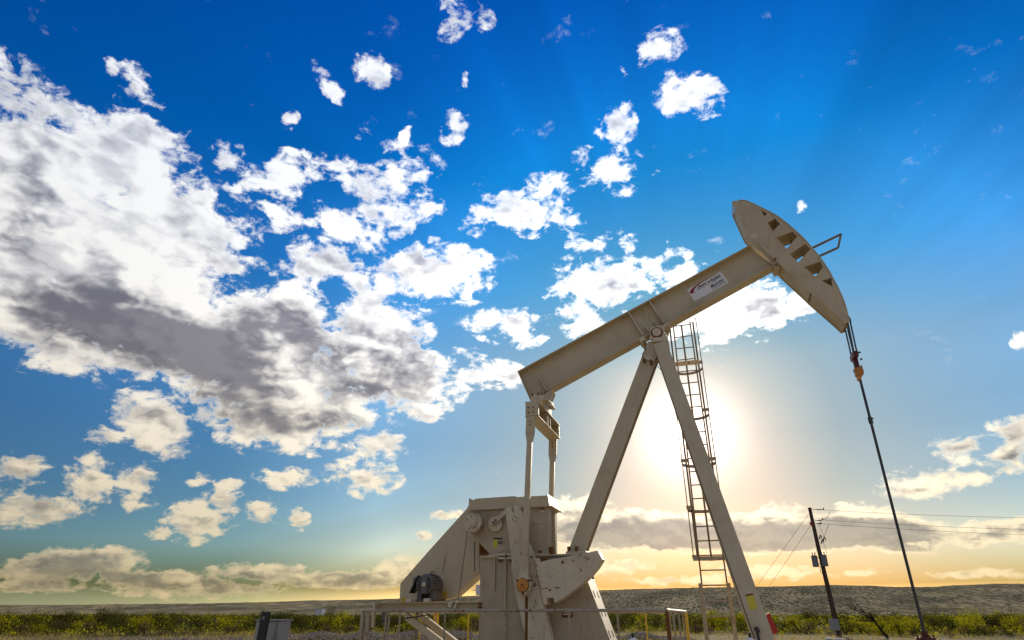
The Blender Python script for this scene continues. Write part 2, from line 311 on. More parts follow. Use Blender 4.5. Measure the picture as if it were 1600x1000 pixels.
# ------------------------------------------------------------------ mesh helpers
class MB:
    def __init__(s): s.v = []; s.f = []
    def add(s, vs, fs):
        o = len(s.v); s.v += [tuple(v) for v in vs]; s.f += [tuple(i+o for i in f) for f in fs]; return s
    def box(s, a, b):
        x0,y0,z0 = a; x1,y1,z1 = b
        x0,x1 = sorted((x0,x1)); y0,y1 = sorted((y0,y1)); z0,z1 = sorted((z0,z1))
        return s.add([(x0,y0,z0),(x1,y0,z0),(x1,y1,z0),(x0,y1,z0),(x0,y0,z1),(x1,y0,z1),(x1,y1,z1),(x0,y1,z1)],
                     [(0,3,2,1),(4,5,6,7),(0,1,5,4),(1,2,6,5),(2,3,7,6),(3,0,4,7)])
    def prism(s, pts, y0, y1):
        """polygon in XZ pushed along Y"""
        n = len(pts); A = sum(pts[i][0]*pts[(i+1)%n][1]-pts[(i+1)%n][0]*pts[i][1] for i in range(n))
        if A < 0: pts = pts[::-1]
        v = [(p[0],y0,p[1]) for p in pts]+[(p[0],y1,p[1]) for p in pts]
        f = [tuple(range(n)), tuple(range(2*n-1,n-1,-1))]+[(i+n,(i+1)%n+n,(i+1)%n,i) for i in range(n)]
        return s.add(v, f)
    def bar(s, a, b, w, h, up=(0,0,1), w2=None, h2=None):
        """rectangular bar a->b, w across, h along up"""
        a=Vector(a); b=Vector(b); d=(b-a).normalized(); u=Vector(up); u=(u-d*u.dot(d))
        if u.length<1e-4: u=Vector((0,1,0))
        u.normalize(); r=d.cross(u); w2=w2 or w; h2=h2 or h
        v=[a+r*(i*w/2)+u*(j*h/2) for i,j in ((-1,-1),(1,-1),(1,1),(-1,1))]+[b+r*(i*w2/2)+u*(j*h2/2) for i,j in ((-1,-1),(1,-1),(1,1),(-1,1))]
        return s.add(v,[(0,1,2,3),(7,6,5,4),(0,4,5,1),(1,5,6,2),(2,6,7,3),(3,7,4,0)])
    def tube(s, pts, r, n=8, r2=None, cap=True):
        pts=[Vector(p) for p in pts]; k=len(pts); vs=[]; u=None
        for i,p in enumerate(pts):
            d=((pts[min(i+1,k-1)]-pts[max(i-1,0)])).normalized()
            if u is None:
                u=Vector((0,0,1)) if abs(d.z)<.9 else Vector((1,0,0))
            u=(u-d*u.dot(d)).normalized(); w=d.cross(u); rr=r if r2 is None else r+(r2-r)*i/(k-1)
            vs+=[p+u*(rr*math.cos(2*math.pi*j/n))+w*(rr*math.sin(2*math.pi*j/n)) for j in range(n)]
        fs=[(i*n+j,i*n+(j+1)%n,(i+1)*n+(j+1)%n,(i+1)*n+j) for i in range(k-1) for j in range(n)]
        if cap: fs+=[tuple(range(n))[::-1],tuple(range((k-1)*n,k*n))]
        return s.add(vs,fs)
    def cyl(s, c, r, y0, y1, n=32):
        """disc around an axis along Y, c=(x,z)"""
        v=[(c[0]+r*math.cos(2*math.pi*j/n),y,c[1]+r*math.sin(2*math.pi*j/n)) for y in (y0,y1) for j in range(n)]
        return s.add(v,[tuple(range(n)),tuple(range(2*n-1,n-1,-1))]+[(i+n,(i+1)%n+n,(i+1)%n,i) for i in range(n)])
    def build(s, name, m, parent=None, bev=0.0, smooth=False, org=None):
        me=bpy.data.meshes.new(name); vs=s.v
        if org is not None: vs=[(a-org[0],b-org[1],c-org[2]) for a,b,c in vs]
        me.from_pydata(vs,[],s.f); me.validate(); me.update()
        bm=bmesh.new(); bm.from_mesh(me); bmesh.ops.recalc_face_normals(bm,faces=bm.faces); bm.to_mesh(me); bm.free()
        me.materials.append(m if not isinstance(m,str) else M[m])
        if smooth:
            for p in me.polygons: p.use_smooth=True
            me.set_sharp_from_angle(angle=R(35))
        o=bpy.data.objects.new(name,me); col.objects.link(o)
        if parent is not None:
            o.parent=parent
            if org is None: o.matrix_parent_inverse=parent.matrix_world.inverted()
        elif org is not None: o.location=org
        if bev:
            b=o.modifiers.new('bevel','BEVEL'); b.width=bev; b.segments=2; b.limit_method='ANGLE'; b.angle_limit=R(40)
        return o
def tag(o, label, cat=None, group=None, kind=None):
    if label: o['label']=label
    if cat: o['category']=cat
    if group: o['group']=group
    if kind: o['kind']=kind
    return o
def empty(name, loc=(0,0,0), rz=0.0):
    o=bpy.data.objects.new(name,None); col.objects.link(o); o.location=loc; o.rotation_euler=(0,0,rz)
    o.empty_display_size=.3; o.matrix_world=Matrix.Translation(Vector(loc))@Matrix.Rotation(rz,4,'Z'); return o
def xz(px,py,Y):
    p=at_y(px,py,Y); return (p.x,p.z)
def poly(pts,Y): return [xz(a,b,Y) for a,b in pts]
def curve_mesh(name, outlines, thick, m, parent, tr, bev=0.0):
    """filled outlines (holes allowed) with thickness, placed by matrix tr"""
    cu=bpy.data.curves.new(name,'CURVE'); cu.dimensions='2D'; cu.fill_mode='BOTH'; cu.extrude=thick/2
    for pts in outlines:
        s=cu.splines.new('POLY'); s.points.add(len(pts)-1); s.use_cyclic_u=True
        for p,q in zip(s.points,pts): p.co=(q[0],q[1],0,1)
    t=bpy.data.objects.new('tmp',cu); me=bpy.data.meshes.new_from_object(t); bpy.data.objects.remove(t)
    me.transform(tr); me.name=name; me.materials.clear(); me.materials.append(M[m])
    o=bpy.data.objects.new(name,me); col.objects.link(o); o.parent=parent; o.matrix_parent_inverse=parent.matrix_world.inverted()
    return o
def text_mesh(name, body, size, m, parent, tr, shear=0, offset=0, sx=1.0, align='LEFT'):
    cu=bpy.data.curves.new(name,'FONT'); cu.body=body; cu.size=size; cu.shear=shear; cu.offset=offset; cu.extrude=.001; cu.align_x=align
    t=bpy.data.objects.new('tmp',cu); me=bpy.data.meshes.new_from_object(t); bpy.data.objects.remove(t)
    me.transform(tr@Matrix.Diagonal((sx,1,1,1))); me.name=name; me.materials.clear(); me.materials.append(M[m])
    o=bpy.data.objects.new(name,me); col.objects.link(o); o.parent=parent; o.matrix_parent_inverse=parent.matrix_world.inverted(); return o

# ------------------------------------------------------------------ ground and hills
def ground_h(x,y):
    d=math.hypot(x-CAM.x,y-CAM.y)
    return 0.0 if d<45 else .12*math.sin(x*.11+1)*math.sin(y*.083)*min(1,(d-45)/30)
mb=MB(); rings=[0,6,15,25,35,45,50,55,60,66,72,80,90,100,115,130,150,180,220,280,360,480,650,900,1300,2000,4000,9000]; NA=144
mb.v.append((CAM.x,CAM.y,0))
for r in rings[1:]:
    for k in range(NA):
        a=2*math.pi*k/NA; x=CAM.x+r*math.sin(a); y=CAM.y+r*math.cos(a); mb.v.append((x,y,ground_h(x,y)))
for k in range(NA): mb.f.append((0,1+(k+1)%NA,1+k))
for i in range(len(rings)-2):
    for k in range(NA):
        a=1+i*NA; b=a+NA; mb.f.append((a+k,a+(k+1)%NA,b+(k+1)%NA,b+k))
tag(mb.build('ground','ground',smooth=True),'flat dry ground of grass and gravel',kind='structure')
SKY=[(-200,947),(0,945),(100,945),(190,944),(300,943),(400,941),(500,938),(560,937),(700,932),(850,926),(945,922),(1000,920),(1100,918),(1160,917),(1220,916),(1300,914),(1350,915),(1400,917),(1450,917),(1500,914),(1560,912),(1620,912),(1800,914)]
ridge=[]
for (x0,y0),(x1,y1) in zip(SKY,SKY[1:]):
    for k in range(12):
        t=k/12; t=t*t*(3-2*t); ridge.append(azel(x0+(x1-x0)*k/12,y0+(y1-y0)*t))
aL,aR=ridge[0],ridge[-1]
for k in range(1,60): ridge.append((aR[0]+(2*math.pi+aL[0]-aR[0])*k/60, aR[1]+(aL[1]-aR[1])*k/60+.004*math.sin(k*.7)))
from mathutils import noise as mnoise
mb=MB(); prof=[0,.06,.14,.22,.3,.38,.46,.54,.62,.7,.78,.86,.93,1.0,1.15,1.6]
nr=len(ridge)
for az,e in ridge:
    far=2300; H=math.tan(e)*far+CAM.z+6
    for t in prof:
        d=950+(far-950)*t
        base_=(t*t*(3-2*t))*.75+t*.25 if t<=1 else 1-(t-1)*.5
        n=mnoise.fractal(Vector((math.sin(az)*d/260,math.cos(az)*d/260,0)),1.0,2.0,5)
        h=H*base_+n*9*math.sin(math.pi*min(t,1)) - (0 if t>0 else 3)
        if t<1: h=min(h,(H-6-CAM.z)*d/far*.97+CAM.z+0) if t>.1 else h
        else: h-=6*(1 if t==1 else 1)-mnoise.fractal(Vector((az*90,3,0)),1.0,2.0,4)*1.2
        mb.v.append((CAM.x+d*math.sin(az),CAM.y+d*math.cos(az),h))
m_=len(prof)
for i in range(nr):
    j=(i+1)%nr
    for k in range(m_-1): mb.f.append((i*m_+k,j*m_+k,j*m_+k+1,i*m_+k+1))
tag(mb.build('hills','hill',smooth=True),'long low scrub covered hills on the horizon',kind='structure')
mb=MB(); N_=96; mb.v=[(CAM.x+(31+1.2*math.sin(k*.9)+.8*math.sin(k*.37+2))*math.cos(2*math.pi*k/N_),CAM.y+(31+1.2*math.sin(k*.9)+.8*math.sin(k*.37+2))*math.sin(2*math.pi*k/N_),.004) for k in range(N_)]; mb.f=[tuple(range(N_))]
tag(mb.build('bounce_pad','bounce'),'pale caliche ground sheet, unseen, added to throw warm light up',kind='structure')  # out-of-view pale sheet added to bounce warm light onto the steel undersides
mb=MB(); mb.box((-7.6,-3.2,0.008),(4.6,3.6,.12)); 
tag(mb.build('concrete_pad','sand',bev=.01),'concrete pad under the pumpjack',kind='structure')

# ------------------------------------------------------------------ PUMPJACK
PJ=empty('pumpjack',(0,0,.12))
tag(PJ,'tan steel pumpjack with raised walking beam, curved horsehead and grey motor','pumpjack')
def part(mb,name,m='steel',parent=PJ,bev=.006,smooth=False,label=None):
    o=mb.build(name,m,parent,bev,smooth)
    if label: o['label']=label
    return o
# walking beam: I-section in its own frame
FL=.17
tl=Vector((*xz(808,580,-FL),0)); tr_=Vector((*xz(1172,382,-FL),0)); bl=Vector((*xz(828,625,-FL),0)); br=Vector((*xz(1213,412,-FL),0))
def seg(p,q,t): return (p[0]+(q[0]-p[0])*t,p[1]+(q[1]-p[1])*t)
def off(p,q,d):
    l=math.hypot(q[0]-p[0],q[1]-p[1]); n=(-(q[1]-p[1])/l*d,(q[0]-p[0])/l*d); return [(p[0]+n[0],p[1]+n[1]),(q[0]+n[0],q[1]+n[1])]
ft=.026
tf=off(tl,tr_,-ft); bf=off(bl,br,ft)
mb=MB(); mb.prism([tl[:2],tr_[:2],tf[1],tf[0]],-FL,FL); beam_top=part(mb,'beam_flange')
mb=MB(); mb.prism([bl[:2],br[:2],bf[1],bf[0]],-FL,FL); part(mb,'beam_flange')
mb=MB(); mb.prism([tf[0],tf[1],bf[1],bf[0]],-.011,.011); web=part(mb,'walking_beam',bev=0)
def stiff(p,q,nm='stiffener'):
    a=xz(*p,-.15); b=xz(*q,-.15)
    for s in(-1,1):
        mb=MB(); mb.bar((a[0],s*.090,a[1]),(b[0],s*.090,b[1]),.156,.026,up=(1,0,0) if 0 else (math.cos(R(24)),0,math.sin(R(24)))); part(mb,nm,'worn',bev=0)
for p,q in (((840,584),(853,609)),((982,488),(1004,523)),((1014.6,470.6),(1036.8,504.8)),((1007,507),(1014,518)),((1020.6,499),(1028.4,510.5))): stiff(p,q)
mb=MB(); mb.prism(off(tl,bl,0)+off(tl,bl,.02)[::-1],-FL+.004,FL-.004); part(mb,'end_plate')
# sticker on the web
Yw=-.0125
c=[at_y(x,y,Yw) for x,y in ((1073,452.7),(1125.8,424),(1139,441.5),(1085.5,470.9))]
ux=((c[1]-c[0])+(c[2]-c[3])).normalized(); uz=Vector((-ux.z,0,ux.x)); W=((c[1]-c[0]).length+(c[2]-c[3]).length)/2; Hh=((c[0]-c[3]).length+(c[1]-c[2]).length)/2
ctr=sum(c,Vector())/4; o0=ctr-ux*W/2-uz*Hh/2
def tm(u,v,lift=0.0,rot=0.0):
    b=Matrix(((ux.x,uz.x,0,0),(0,0,-1,0),(ux.z,uz.z,0,0),(0,0,0,1))); p=o0+ux*(u*W)+uz*(v*Hh)+Vector((0,-.003-lift,0))
    return Matrix.Translation(p)@b@Matrix.Rotation(rot,4,'Z')
st=curve_mesh('sticker',[[(0,0),(W,0),(W,Hh),(0,Hh)]],.003,'sticker',PJ,tm(0,0)); st['label']='white rectangular sticker with red swoosh'
def fit_text(body,u0,u1,v0,v1,m,shear=0,offset=0,rot=0.0):
    """lettering stretched to a measured box on the sticker"""
    cu=bpy.data.curves.new('t','FONT'); cu.body=body; cu.size=.1; cu.shear=shear; cu.offset=offset
    t=bpy.data.objects.new('tmp',cu); me=bpy.data.meshes.new_from_object(t); bpy.data.objects.remove(t)
    xs=[q.co.x for q in me.vertices]; ys=[q.co.y for q in me.vertices]
    kx=(u1-u0)*W/(max(xs)-min(xs)); ky=(v1-v0)*Hh/(max(ys)-min(ys))
    me.transform(tm(u0,v0,.003,rot)@Matrix.Diagonal((kx,ky,1,1))@Matrix.Translation((-min(xs),-min(ys),0)))
    me.name='lettering'; me.materials.clear(); me.materials.append(M[m])
    o=bpy.data.objects.new('lettering',me); col.objects.link(o); o.parent=st; o.matrix_parent_inverse=st.matrix_world.inverted()
fit_text('American',.235,.93,.665,.865,'ink',.3,.0035)
fit_text('Maximizer',.55,.95,.20,.50,'ink',.5,.0012,.05)
def stq(mb,pts,lift=.003):
    v=[o0+ux*(u*W)+uz*(w*Hh)+Vector((0,-.0055-lift,0)) for u,w in pts]; mb.add(v,[tuple(range(len(v)))])
mb=MB(); stq(mb,[(.545,.085),(.95,.14),(.95,.175),(.545,.105)]); part(mb,'underline','ink',st,0)
mb=MB(); stq(mb,[(.235,.60),(.62,.61),(.62,.635),(.235,.625)]); part(mb,'underline','ink',st,0)
mb=MB(); stq(mb,[(.64,.585),(.78,.59),(.78,.63),(.64,.625)]); part(mb,'underline','ink',st,0)
mb=MB(); stq(mb,[(.84,.60),(.92,.605),(.92,.63),(.84,.625)]); part(mb,'underline','ink',st,0)
mb=MB(); o_=[(.012,.66),(.035,.74),(.08,.82),(.18,.92),(.35,.975),(.55,.985),(.70,.98),(.85,.95),(.985,.85)]
i_=[(.05,.58),(.12,.60),(.14,.70),(.20,.81),(.34,.90),(.52,.94),(.69,.95),(.84,.93),(.98,.845)]
for k in range(8): stq(mb,[o_[k],i_[k],i_[k+1],o_[k+1]])
stq(mb,[(.05,.58),(.19,.545),(.12,.60)])
part(mb,'swoosh','redink',st,0)
# saddle bearing
bc=xz(1026,518.6,-.34)
mb=MB(); mb.cyl(bc,.10,-.345,.345); part(mb,'bearing_shaft','worn',smooth=True)
mb=MB(); mb.cyl(bc,.135,-.31,.31); part(mb,'bearing_ring','rust',bev=.004,smooth=True)
b1=poly([(1016.5,511),(1038,507),(1039,528),(1015,530)],-.30)
for y_ in(-.30,.20):
    mb=MB(); mb.prism(b1,y_,y_+.10); part(mb,'bearing_housing','worn')
mb=MB(); bx=poly([(1020,527.5),(1043,525.5),(1043.5,531.5),(1020.5,534)],-.33); mb.prism(bx,-.33,.33); part(mb,'saddle_plate','worn')
bd=Vector((math.cos(R(24.1)),0,math.sin(R(24.1))))
for px,py in ((1004,531),(1042,509)):
    p=at_y(px,py,-.15)
    for s in(-1,1):
        q=Vector((p.x,s*.15,p.z)); mb=MB(); mb.bar(q-bd*.07,q+bd*.07,.10,.09,up=(-bd.z,0,bd.x)); mb.tube([q+Vector((0,-.02,-.13)),q+Vector((0,-.02,.1))],.018); part(mb,'beam_clamp','worn')
mb=MB(); pts=[at_y(x,y,-.22) for x,y in ((1006,534),(1009,540),(1008,547),(1004,553),(1003,560))]; mb.tube(pts,.008,6); part(mb,'grease_line','black',bev=0,smooth=True)
# front legs (H-sections) near and far, rear leg
def hleg(a,b,w,d,name,t=.018,sgn=1):
    """flanges face +-Y; w across in the plane of the beam, d depth along Y"""
    mb=MB(); a=Vector(a); b=Vector(b); yy=Vector((0,1,0)); dr=(b-a).normalized(); n=(yy-dr*yy.dot(dr)).normalized()
    for s in(-1,1): mb.bar(a+n*(s*d/2),b+n*(s*d/2),w,t,up=n)
    mb.bar(a,b,t,d-t,up=n); return part(mb,name)
lt=at_y(1031,536,-.32); lb=at_y(1195.5,1000,-1.2); dv=(lb-lt); foot=lt+dv*((.16-lt.z)/dv.z)
LW,LD=.30,.26
na=lt+Vector((0,LD/2,0)); nf=foot+Vector((0,LD/2,0))
hleg(na,nf,LW,LD,'samson_leg'); hleg((na.x,-na.y,na.z),(nf.x,-nf.y,nf.z),LW,LD,'samson_leg')
for s in(-1,1):
    mb=MB(); mb.box((nf.x-.3,s*abs(nf.y)-.25,.124),(nf.x+.3,s*abs(nf.y)+.25,.16)); part(mb,'foot_plate')
def lane(t,dx,dy=0.0): 
    q=lt+dv*t; return Vector((q.x+dx,q.y+dy,q.z))
# yellow warning label and thin conduit on the near leg
u=dv.normalized()
k=at_y(1172,933,-1.1); 
def legpt(px,py):   # on outer face of near leg
    best=min((lt+dv*(i/400) for i in range(401)),key=lambda q:abs((at_y(px,py,q.y)-q).z)); p=at_y(px,py,best.y-.012); return p
la,lb2=legpt(1171,931),legpt(1181,949)
mb=MB(); mb.bar(la,la+(u*.22),.13,.004,up=(0,1,0)); part(mb,'warning_label','sticker_yellow',bev=0)
mb=MB(); mb.bar(la-u*.03,la-u*.005,.13,.005,up=(0,1,0)); part(mb,'warning_label','rust',bev=0,label='brown strip above the yellow label')
mb=MB(); mb.tube([lane(t,-.165,.02) for t in (.08,.3,.5,.7,.88,1.0,1.06)],.011,6); part(mb,'conduit','ladder',bev=0,smooth=True)
mb=MB(); a=legpt(1183,985)+Vector((0,-.03,0)); mb.tube([a,a+Vector((.0,0,-.1)),a+Vector((.06,0,-.35)),a+Vector((.1,0,-.9))],.022,8); mb.tube([a+Vector((-.02,0,.05)),a+Vector((.02,0,-.03))],.035); part(mb,'conduit_elbow','cable',bev=0,smooth=True)
ra=at_y(1020,545,-.14); rb=at_y(900,864.5,-.14)
hleg((ra.x,0,ra.z),(rb.x,0,rb.z),.34,.28,'rear_leg')
mb=MB(); cp=poly([(1012,533.5),(1041,531),(1046,548),(1027,556),(1022,564),(1004,557),(1007,549)],-.2)
mb.prism(cp,-.2,.2); part(mb,'post_cap')
mb=MB(); cp=poly([(1003.5,555.5),(1023,560.5),(1022.5,565),(1003,560)],-.2); mb.prism(cp,-.21,.21); part(mb,'splice_plate','worn')
for px,py in ((1006.5,563),(1017.5,566.5)):
    p=at_y(px,py,-.19); mb=MB(); mb.tube([p+Vector((0,0,-.06)),p+Vector((0,0,.07))],.026,6); part(mb,'bolt','rust',bev=0)
mb=MB(); mb.prism(poly([(884,861.5),(915,860),(916,866),(884,867.5)],-.25),-.25,.25); part(mb,'base_plate')
for px in(889,901):
    p=at_y(px,862,-.22); mb=MB(); mb.tube([p,p+Vector((0,0,.1))],.035,6); part(mb,'bolt','rust',bev=0)
mb=MB(); mb.tube([at_y(1022,566,-.1),at_y(1030,575,-.2),at_y(1038,583,-.42)],.008,6); part(mb,'grease_line','black',bev=0)

# horsehead
HW=.28
arc=[(1144.3,314.3),(1155,313),(1165.6,313.8),(1187.5,324),(1201,330.5),(1215,338.5),(1230,350),(1245,363),(1257,374.5),(1268,387.4),(1277.5,398.5),(1286.4,410.4),(1295,424),(1302.5,438),(1308.5,449),(1314,461),(1318.5,472),(1322,484),(1324.5,495),(1325.5,503)]
back=[(1321,505),(1309.4,494.3),(1268,458.7),(1210.5,405.8),(1164.5,361),(1146,321)]
outline=poly(arc+back,-HW)
holes=[[(1188.6,327),(1199,334),(1194.5,337.5)],
 [(1199,347.5),(1211,341.5),(1219,350),(1207.5,361.5)],
 [(1213,371.5),(1238,361.8),(1246,369.5),(1229,388.5)],
 [(1234,396.8),(1258,381),(1267,389),(1247,409.5)],
 [(1256,417),(1281.5,408.5),(1286,418),(1274,432)],
 [(1284,438.5),(1299,434),(1300.5,447.5)]]
hs=[poly(h,-HW) for h in holes]
tx=Matrix(((1,0,0,0),(0,0,-1,0),(0,1,0,0),(0,0,0,1)))
HH=None
for s in(-1,1):
    o=curve_mesh('horsehead_plate',[outline]+hs,.014,'steel',PJ,Matrix.Translation((0,s*(HW-.007),0))@tx)
# internal stiffeners between the cut-outs, curved face and back plates
al=poly(arc,-HW); bk=poly(back,-HW)
mb=MB()
n=len(al); inn=[]
for i,p in enumerate(al):
    a=al[max(i-1,0)]; b=al[min(i+1,n-1)]; l=math.hypot(b[0]-a[0],b[1]-a[1]); nx,nz=(b[1]-a[1])/l,-(b[0]-a[0])/l
    inn.append((p[0]-nx*.02,p[1]-nz*.02))
al2=al[1:];inn2=inn[1:]
v=[(p[0],y,p[1]) for y in(-HW-.01,HW+.01) for p in al2]+[(p[0],y,p[1]) for y in(-HW-.01,HW+.01) for p in inn2]; k=len(al2)
f=[]
for i in range(k-1): f+=[(i,i+1,k+i+1,k+i),(2*k+i,3*k+i,3*k+i+1,2*k+i+1),(i,2*k+i,2*k+i+1,i+1),(k+i,k+i+1,3*k+i+1,3*k+i)]
f+=[(0,k,3*k,2*k),(k-1,3*k-1,4*k-1,2*k-1)]
mb.add(v,f); part(mb,'track_plate',bev=0,smooth=True)
def xplate(p,q,name,t=.014,hw=HW-.016,m='steel'):
    mb=MB(); mb.bar((p[0],0,p[1]),(q[0],0,q[1]),2*hw,t,up=(-(q[1]-p[1]),0,q[0]-p[0])); return part(mb,name,m,bev=0)
b0=[seg(bk[i],bk[i+1],0) for i in range(len(bk)-1)]+[bk[-1]]
def inset(p,q,d=.03):
    r=off(p,q,d); return r
for i,(s0,s1) in {0:(0,1),1:(0,1),2:(.05,1),3:(0,1),4:(0,1)}.items():
    pr=off(bk[i],bk[i+1],-.03); xplate(seg(*pr,s0),seg(*pr,s1),'back_plate')
xplate(bk[5],al[0],'back_plate')
for h in hs:   # ribs at the upper edge of each cut-out
    a,b=h[0],h[1]
    xplate((a[0]-.02,a[1]+.02),(b[0],b[1]+.02),'rib')
# front handle frame
mb=MB(); pts=[at_y(x,y,0) for x,y in ((1262,391),(1314,366),(1309.5,387),(1272,404))]
for a,b in zip(pts,pts[1:]): mb.bar(a,b,.045,.045,up=(0,1,0))
part(mb,'line_guide','ladder')
mb=MB(); mb.tube([at_y(x,y,-HW-.006) for x,y in ((1199,372.5),(1203,373),(1201,388),(1197.5,386),(1202,371))],.008,6); part(mb,'lifting_mark','worn',bev=0); mb=MB(); mb.cyl(xz(1177,368.5,-HW),.07,-HW-.004,-HW+.001,24); part(mb,'lifting_mark','worn',bev=0)
mb=MB(); mb.prism(poly([(1206,398),(1216,408),(1219,417),(1212,420),(1207,412)],-.2),-.2,.2); part(mb,'head_hinge','worn')
for px,py in((1211.5,404),(1213,414)):
    mb=MB(); mb.cyl(xz(px,py,-.31),.022,-.31,-.28,10); part(mb,'bolt','rust',bev=0)

# bridle: four cables from the head to the carrier bar
XR=3.93
for dy in(-.17,.17):
  for dx in(-.02,.035):
    pts=[(al[j][0]+.014,dy,al[j][1]) for j in range(9,20)]
    pts=[(p[0]+(dx+.02 if j>8 else 0),dy+ (0 if dx<0 else .03),p[2]) for j,p in enumerate(pts)]+[(XR+dx,dy*.8,6.40)]
    mb=MB(); mb.tube(pts,.016,6); part(mb,'bridle_cable','cable',bev=0,smooth=True)

# equalizer and tail bearing
EX0,EX1,EZ0,EZ1=-2.93,-2.62,5.37,5.72
eq=MB(); eq.box((EX0,-1.02,EZ1-.02),(EX1,1.02,EZ1)); eq.box((EX0,-1.02,EZ0),(EX1,1.02,EZ0+.02)); eq.box((EX0+.03,-1.0,EZ0+.02),(EX0+.05,1.0,EZ1-.02))
part(eq,'equalizer')
for y in(-.12,.12,1.0):
    mb=MB(); mb.box((EX0+.052,y-.01,EZ0+.021),(EX1-.02,y+.01,EZ1-.021)); part(mb,'stiffener',bev=0)
mb=MB(); mb.box((EX0+.02,-1.05,EZ0+.02),(EX1-.0,-.98,EZ1-.02)); part(mb,'end_plate')
for dx,dz in((.09,.2),(.2,.2),(.09,.09),(.2,.09)):
    mb=MB(); mb.cyl((EX0+dx,EZ0+dz),.018,-1.065,-1.05,8); part(mb,'bolt','rust',bev=0)
tb=xz(835.5,623,-.3)
mb=MB(); mb.prism(poly([(829,619),(855,617),(856,624),(829,628)],-.3),-.3,.3); part(mb,'tail_bearing','worn')
mb=MB(); mb.cyl(tb,.075,-.345,.345,24); part(mb,'bearing_shaft','worn',smooth=True)
mb=MB(); mb.prism(poly([(855,616),(866,613),(861,626),(859,646),(851,640),(851,622)],0),-.16,.16); part(mb,'bearing_bracket')
mb=MB(); mb.cyl(xz(859,631,-.18),.045,-.19,.19,16); part(mb,'bearing_shaft','worn',smooth=True)
for px,py in((832,616.5),(841,615),(846,613),(852,611)):
    p=at_y(px,py,-.16); mb=MB(); mb.tube([p+Vector((0,0,-.06)),p+Vector((0,0,.02))],.018,6); part(mb,'bolt','rust',bev=0)

# pitman arms
def pitman(s):
    Y=-1.0*s; 
    top=Vector((-2.79,Y,EZ0+.25)); pin=xz(818.5,914.5,-1.0); pn=Vector((pin[0],Y,pin[1])); d=(pn-top).normalized()
    mb=MB(); a=top; 
    mb.bar(a,a+d*.62,.20,.06,up=(0,1,0)); mb.bar(a+d*.62,a+d*.80,.20,.06,up=(0,1,0),w2=.12,h2=.09)
    L=(pn-a).length
    mb.bar(a+d*.80,a+d*(L-.55),.115,.10,up=(0,1,0)); mb.bar(a+d*(L-.55),a+d*(L-.16),.115,.10,up=(0,1,0),w2=.2,h2=.12)
    P_=part(mb,'pitman_arm',bev=.012)
    mb=MB(); pts=[]
    for k in range(24):
        t=2*math.pi*k/24; r=.155*(1+ .45*max(0,math.sin(t))**5+.25*max(0,-math.sin(t))**7); pts.append((pin[0]+r*math.cos(t),pin[1]+r*math.sin(t)))
    mb.prism(pts,Y-.07,Y+.07); o=part(mb,'wrist_bearing','worn',P_,.01)
    y1=Y-.075*s
    mb=MB(); mb.cyl(pin,.115,min(y1,y1-.03*s),max(y1,y1-.03*s),28); mb.cyl(pin,.05,min(y1,y1-.05*s),max(y1,y1-.05*s),16); part(mb,'wrist_pin_cap','orange',P_,.004,True)
    mb=MB(); mb.cyl(pin,.125,min(y1,y1-.012*s),max(y1,y1-.012*s),28); part(mb,'cap_ring','rust',P_,0,True)
    mb=MB(); mb.cyl(pin,.022,min(y1,y1-.056*s),max(y1,y1-.056*s),10); part(mb,'cap_plug','rust',P_,0)
    for q in(.6,2.5,4.7):
        mb=MB(); c_=(pin[0]+.145*math.cos(q),pin[1]+.145*math.sin(q)); mb.cyl(c_,.022,Y-.09,Y+.09,8); part(mb,'bolt','rust',P_,0)
    for q in(.36,.44):
        mb=MB(); p=a+d*q; mb.cyl((p.x,p.z),.016,Y-.04,Y+.04,8); part(mb,'bolt','rust',P_,0)
pitman(1); pitman(-1)

